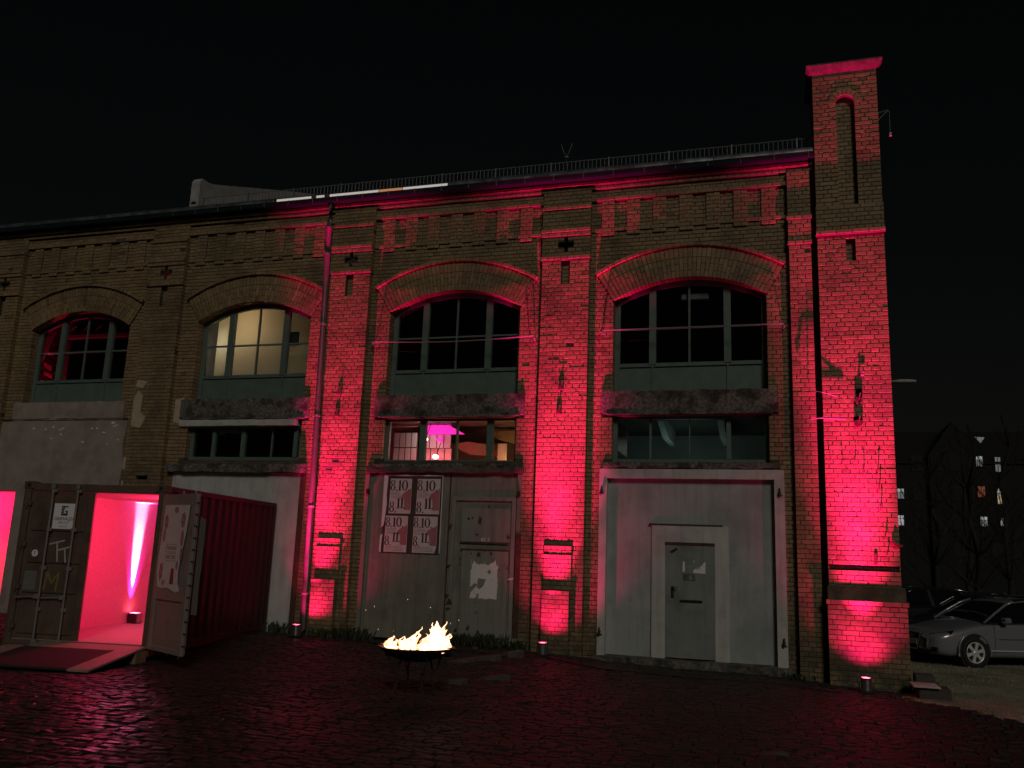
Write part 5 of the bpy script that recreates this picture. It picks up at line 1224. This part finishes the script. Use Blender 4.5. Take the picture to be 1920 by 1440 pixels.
def make_car(loc, rz, paint, label):
    o = empty('parked_car', loc, label, 'car', 'cars parked behind the tower', rz=rz, world_coords=False)
    b_ = part('body', loft([bodysec(*s_) for s_ in BODY]), paint, o, smooth=True); sub(b_)
    GH = [(1.22, .80, .93, .80, .94), (1.55, .80, .93, .70, 1.16), (1.95, .80, .93, .62, 1.375), (2.3, .80, .94, .60, 1.425), (2.8, .80, .95, .60, 1.435), (3.3, .80, .96, .60, 1.42), (3.75, .79, .97, .60, 1.37), (4.02, .77, .98, .66, 1.17), (4.18, .74, .98, .72, 1.0)]
    g = part('windows', loft([(x, [(.02, zb-.04), (wb, zb-.04), (wb*.995, zb+.01), (wt+.03+(wb-wt)*.12, zt-.04 if zt-zb > .1 else zt-.01), (wt-.03, zt), (.02, zt+.012)]) for x, wb, zb, wt, zt in GH]), 'car_glass', o, smooth=True); sub(g)
    r_ = part('roof', loft([(x, [(.02, zt-.05), (.50, zt-.05), (.635, zt-.048), (.63, zt-.012), (.5, zt+.01), (.02, zt+.026)]) for x, zt in ((1.93, 1.34), (2.0, 1.375), (2.3, 1.425), (2.8, 1.44), (3.3, 1.425), (3.75, 1.375), (3.9, 1.31))]), paint, o, smooth=True); sub(r_, 1)
    for s_ in (-1, 1):
        mb = MB(); mb.tube([(1.18, s_*.80, .925), (1.5, s_*.755, 1.13), (1.8, s_*.70, 1.30), (2.05, s_*.655, 1.385)], .026, 8); part('front_pillar', mb, paint, o, smooth=True)
        mb = MB(); mb.prism([(2.50, .93), (2.62, .93), (2.56, 1.39), (2.48, 1.40)], s_*.80, s_*.80+.005*s_)
        k = [(v[0], s_*(.805-(v[2]-.93)*.36), v[2]) for v in mb.v]; mb.v = [(a, b2+(.012*s_ if i >= 4 else 0), c) for i, (a, b2, c) in enumerate(k)]; part('door_pillar', mb, 'car_trim', o)
        mb = MB(); mb.prism([(3.45, .95), (4.22, .97), (4.05, 1.15), (3.88, 1.33), (3.72, 1.38), (3.55, 1.39)], 0, 1); mb.v = [(a, s_*(.812-(c-.93)*.36+(.0 if b2 == 0 else -.02)), c) for a, b2, c in mb.v]; part('rear_pillar', mb, paint, o)
        mb = MB(); mb.tube([(2.05, s_*.64, 1.415), (2.5, s_*.63, 1.45), (3.2, s_*.63, 1.45), (3.85, s_*.63, 1.37)], .017, 8); part('roof_rail', mb, 'chrome', o, smooth=True)
        mb = MB(); mb.bevbox(1.52, 1.68, s_*.97-.09, s_*.97+.09, .94, 1.06, .03); mb.tube([(1.62, s_*.80, .95), (1.62, s_*.92, .97)], .02, 6); part('door_mirror', mb, paint, o)
        for x in (1.36, 2.52, 3.45):
            mb = MB(); mb.tube([(x, s_*.868, .30), (x+.01, s_*.889, .58), (x+.01, s_*.872, .90)], .004, 4); part('door_gap', mb, 'car_trim', o)
        for x in (2.32, 3.28):
            mb = MB(); mb.bevbox(x, x+.19, s_*.895-.012, s_*.895+.012, .80, .83, .006); part('door_handle', mb, 'chrome', o)
        mb = MB(); mb.tube([(1.25, s_*.883, .36), (3.15, s_*.883, .36)], .016, 6); part('sill_strip', mb, 'alloy', o)
        mb = MB(); mb.tube([(1.45, s_*.890, .60), (3.2, s_*.890, .61)], .006, 5); part('side_crease', mb, 'car_trim', o)
        mb = MB(); mb.tube([(1.25, s_*.845, .925), (2.5, s_*.845, .955), (3.4, s_*.845, .985)], .010, 6); part('window_trim', mb, 'car_trim', o)
        # headlight on the corner
        mb = MB(); P_ = [(.115, .58, .555), (.06, .50, .545), (.075, .50, .665), (.16, .60, .69), (.34, .74, .735), (.45, .80, .76), (.37, .825, .68), (.22, .77, .59)]
        c = Vector((.28, .64, .64)); n_ = len(P_); mb.v = [(a-.012, s_*(b2+.012), c_) for a, b2, c_ in P_]+[(a+.04, s_*(b2-.06), c_) for a, b2, c_ in P_]; mb.f = [tuple(range(n_))]+[(j, (j+1) % n_, n_+(j+1) % n_, n_+j) for j in range(n_)]
        h_ = part('headlight', mb, 'car_glass', o)
        for ax_, ay_ in ((.15, .62), (.26, .73)):
            mb = MB(); mb.lathe([(.0, -.02), (.03, -.018), (.045, 0), (.045, .02)], (ax_-.03, s_*ay_, .635), 14, 'x'); part('lamp_unit', mb, 'lens', h_, smooth=True)
        mb = MB(); mb.box(.03, .08, s_*.66-.10, s_*.66+.10, .30, .40); part('fog_grille', mb, 'car_trim', o)
        mb = MB(); mb.bevbox(4.20, 4.30, s_*.66-.12, s_*.66+.12, .75, .92, .02); part('tail_light', mb, 'rust', o)
    mb = MB(); mb.v = [(-.025, -.33, .66), (-.025, .33, .66), (-.045, .23, .33), (-.045, -.23, .33), (.1, -.33, .66), (.1, .33, .66), (.1, .23, .33), (.1, -.23, .33)]; mb.f = [(0, 1, 2, 3), (0, 4, 5, 1), (1, 5, 6, 2), (2, 6, 7, 3), (3, 7, 4, 0)]
    gr = part('grille', mb, 'car_trim', o)
    mb = MB(); mb.tube([(-.03, -.34, .665), (-.03, .34, .665), (-.05, .235, .325), (-.05, -.235, .325), (-.03, -.34, .665)], .012, 6); part('grille_frame', mb, 'chrome', gr)
    mb = MB()
    for j in range(4): mb.tube([(-.055+.003*j+.004*math.cos(a)*0, -.105+.07*j+.045*math.cos(a), .59+.045*math.sin(a)) for a in [2*PI*q/12 for q in range(13)]], .006, 5)
    part('ring_emblem', mb, 'chrome', gr)
    mb = MB(); mb.bevbox(-.068, -.058, -.26, .26, .425, .53, .003); part('licence_plate', mb, 'plate', gr)
    mb = MB(); mb.box(-.02, .05, -.62, .62, .25, .29); part('bumper_lip', mb, 'car_trim', o)
    for xw, s_ in ((.86, -1), (.86, 1), (3.44, -1), (3.44, 1)):
        mb = MB(); mb.lathe([(.36, 0), (.36, .012), (.325, .012)], (xw, s_*.88 if s_ > 0 else -.892, .34), 28, 'y'); 
        mb = MB(); mb.lathe([(.001, 0), (.365, 0), (.365, -.3*s_)], (xw, s_*.878, .335), 28, 'y'); part('wheel_arch', mb, 'tyre', o)
        mb = MB(); mb.tube([(xw+.385*math.cos(a), s_*.882, .335+.385*math.sin(a)) for a in [-.25+(PI+.5)*q/18 for q in range(19)]], .022, 8); part('arch_lip', mb, paint, o, smooth=True)
        wh = bpy.data.objects.new('wheel', MB().lathe([(.215, -.08), (.26, -.10), (.305, -.095), (.318, -.07), (.318, .07), (.305, .095), (.26, .10), (.215, .08)], (0, 0, 0), 36, 'y').mesh('wheel', smooth=True)); wh.data.materials.append(MT['tyre']); COL.objects.link(wh); wh.parent = o; wh.location = (xw, s_*.81, .318); ORG[wh.name] = (0, 0, 0)
        if s_ > 0: wh.rotation_euler = (0, 0, PI)
        mb = MB(); mb.lathe([(.215, -.085), (.222, -.098), (.208, -.10), (.195, -.085), (.19, .05)], (0, 0, 0), 36, 'y'); part('rim', mb, 'alloy', wh, smooth=True)
        mb = MB(); mb.lathe([(.001, -.02), (.2, -.02)], (0, 0, 0), 24, 'y'); part('brake_disc', mb, 'tyre', wh)
        mb = MB(); mb.lathe([(.001, -.095), (.05, -.09), (.062, -.07), (.062, -.02)], (0, 0, 0), 18, 'y'); part('hub', mb, 'alloy', wh, smooth=True)
        for q in range(6):
            a = 2*PI*q/6+.26; c, s2 = math.cos(a), math.sin(a)
            P_ = [(.045, -.034), (.13, -.030), (.205, -.046), (.205, .046), (.13, .030), (.045, .034)]
            mb = MB(); mb.prism([(u_*c-v_*s2, u_*s2+v_*c) for u_, v_ in P_], -.092, -.07); part('spoke', mb, 'alloy', wh)
    return o
CA = math.radians(90-62)
d_ = Vector((math.cos(CA), math.sin(CA)))
nrmv = Vector((d_.y, -d_.x))                      # towards the seen side
whl = Vector((18.62, 5.35)); org_ = whl - d_*.86 - nrmv*.81
car1 = make_car((org_.x, org_.y, gz(org_.x, org_.y)-.03), CA, 'car_paint', 'grey hatchback with silver six-spoke wheels, right of the tower')
car2 = copytree(car1); car2.location = (car1.location.x+.35, car1.location.y+3.1, car1.location.z+.02); car2['label'] = 'dark car parked directly behind the grey hatchback'
car3 = copytree(car1); car3.location = (car1.location.x-1.35, car1.location.y+4.9, car1.location.z+.08); car3['label'] = 'dark car with pale roof rail peeking out beside the tower, farthest of the three'
def repaint(c, newp, rail):
    for ch in [x for x in bpy.data.objects if x.parent == c]:
        if ch.data and ch.data.materials and ch.data.materials[0] == MT['car_paint']:
            ch.data = ch.data.copy(); ch.data.materials[0] = MT[newp]
repaint(car2, 'car_paint2', 1); repaint(car3, 'car_paint3', 1)

# ------------------------------------------------------------------ background: apartment house, trees, street lamp
K = 1.198
def bp(x60, z60): return (14.74+(x60-14.74)*K, 1.78+(z60-1.78)*K)
YB = -15.85+75.85*K
ap = empty('apartment_house', (30, YB, 0), 'distant dark gabled apartment house with a few lit windows', 'building')
x0, _ = bp(22.5, 0); x1, _ = bp(37, 0); xg0, zg = bp(26.3, 10.9); xg1, _ = bp(30.3, 0); xga, zga = bp(28.2, 13.7)
mb = MB(); mb.box(x0, x1, YB+.5, YB+12, -1, zg-.6); mb.prism([(xg0, -1), (xg1, -1), (xg1, zg), (xga, zga), (xg0, zg)], YB, YB+6); part('wall', mb, 'apartment', ap)
mb = MB(); zr = zg+3.2; mb.prism([(YB+.3, zg-.6), (YB+6, zr), (YB+12.3, zg-.6), (YB+12.3, zg-.7), (YB+.3, zg-.7)], x0-.3, x1, 'x'); part('roof', mb, 'apartment_roof', ap)
WL = [(24.19, 7.87, 1.0, 1.5, 'win_white', 'win_dim'), (24.09, 5.74, 1.0, 1.5, 'win_white', 'win_white'), (29.97, 10.47, 1.0, 1.5, 'win_white', 'win_dim'), (31.35, 10.27, .8, 2.2, 'win_dim', 'win_dim'), (29.97, 8.08, 1.05, 1.6, 'win_red', 'win_red'), (31.33, 7.77, .75, 2.3, 'win_white', 'win_warm'), (30.01, 5.76, 1.0, 1.4, 'win_white', 'win_dim'), (31.39, 5.79, .9, 1.2, 'win_dim', 'win_white')]
for x6, z6, ww, hh, ma, mb_ in WL:
    ww *= .62; hh *= .68
    X, Z_ = bp(x6, z6); yf = YB-.02 if xg0 < X < xg1 else YB+.48
    fr = MB(); fr.prism([(X-ww/2-.08, Z_-hh/2-.08), (X+ww/2+.08, Z_-hh/2-.08), (X+ww/2+.08, Z_+hh/2+.08), (X-ww/2-.08, Z_+hh/2+.08)], yf-.03, yf); w_ = part('window', fr, 'apartment_roof', ap)
    for sx in (-1, 1):
        for (za, zb_, mt) in ((.18, .46, ma), (-.46, .14, mb_)):
            q = MB(); q.box(X+(.03 if sx > 0 else -ww/2+.03), X+(ww/2-.03 if sx > 0 else -.03), yf-.045, yf-.031, Z_+za*hh, Z_+zb_*hh); part('pane', q, mt, w_)
for j in range(9):                                    # dark windows of the same house
    for z6 in (3.6, 5.75, 7.9, 10.3):
        X, Z_ = bp(25.5+j*1.35, z6)
        if any(abs(X-bp(a[0], 0)[0]) < 1.4 and abs(z6-a[1]) < 1 for a in WL) or X > x1-1: continue
        yf = YB-.02 if xg0 < X < xg1 else YB+.48
        q = MB(); q.box(X-.5, X+.5, yf-.04, yf-.02, Z_-.75, Z_+.75); part('window', q, 'apartment_roof', ap)
X, Z_ = bp(30.04, 12.2); mb = MB(); mb.prism([(X-.35, Z_+.25), (X+.5, Z_+.2), (X+.12, Z_-.35)], YB+.3, YB+.35); mb.v = [(a, b2-.4, c) for a, b2, c in mb.v]; part('roof_window', mb, 'win_dim', ap)
def tree(x, y, h, seed, label):
    rn = random.Random(seed); z0 = gz(x, y)-.1; o = empty('bare_tree', (x, y, z0), label, 'tree', 'bare trees behind the parked cars')
    P_ = [(x+rn.uniform(-.1, .1)*i, y, z0+h*i/6) for i in range(7)]; mb = MB(); mb.tube(P_, .17, 8, r2=.03); part('trunk', mb, 'bark', o, smooth=True)
    mb = MB()
    for i in range(46):
        u_ = rn.uniform(.25, 1); p = Vector(P_[min(6, int(u_*6))]); a = rn.uniform(0, 2*PI); L_ = h*.3*(1.15-u_)*rn.uniform(.6, 1.2)+.3
        q1 = p+Vector((math.cos(a)*L_*.5, math.sin(a)*L_*.5, L_*.5)); q2 = p+Vector((math.cos(a)*L_*.8, math.sin(a)*L_*.8, L_*1.15)); mb.tube([p, q1, q2], .035*(1.2-u_)+.01, 4, r2=.006)
        for _ in range(4):
            b2 = q1.lerp(q2, rn.random()); e_ = b2+Vector((rn.uniform(-.5, .5), rn.uniform(-.5, .5), rn.uniform(.2, .8)))*L_*.5; mb.tube([b2, e_], .012, 3, r2=.004)
    part('crown', mb, 'bark', o); return o
TR = [(20.3, 20, 6.5, 'slim bare tree just right of the tower edge'), (22.2, 23, 8, 'bare tree behind the dark car roof'), (24.6, 22, 7, 'bare tree above the middle of the grey car'), (26.8, 26, 9, 'tall bare tree below the lit windows'), (28.7, 24, 7.5, 'bare tree near the right picture edge'), (23.2, 30, 9, 'taller bare tree standing farther back behind the cars'), (25.6, 33, 10, 'farthest bare tree before the gabled house')]
for i, (x, y, h, lb) in enumerate(TR): tree(x, y, h, i+60, lb)
mb = MB(); rn = random.Random(9)
for i in range(2500):
    x = rn.uniform(17, 42); y = 14+rn.gauss(0, 1.0)+(x-17)*.2; z = gz(x, y); h = rn.uniform(.3, 1.5); a = rn.uniform(0, PI); mb.poly([(x-.03, y, z), (x+.03, y, z), (x+rn.uniform(-.4, .4), y+rn.uniform(-.3, .3), z+h)])
top('undergrowth', mb, 'weed', kind='stuff')
sl_ = empty('street_lamp', (18.35, 12, 0), 'unlit street lamp head reaching out from behind the tower', 'street lamp')
mb = MB(); mb.tube([(17.75, 12.1, -.2), (17.75, 12.1, 7.1), (17.95, 12.05, 7.33), (18.15, 12, 7.36)], .06, 10, r2=.035); part('pole', mb, 'rail', sl_, smooth=True)
mb = MB(); mb.lathe([(.001, -.40), (.06, -.36), (.11, -.1), (.11, .15), (.07, .34), (.001, .38)], (18.42, 12, 7.38), 14, 'x'); mb.v = [(a, b2, 7.38+(c-7.38)*.6) for a, b2, c in mb.v]; part('lamp_head', mb, 'white_wall', sl_, smooth=True)
# cycles settings kept light
S.cycles.max_bounces = 6; S.cycles.diffuse_bounces = 3; S.cycles.transparent_max_bounces = 16; S.cycles.sample_clamp_indirect = 4
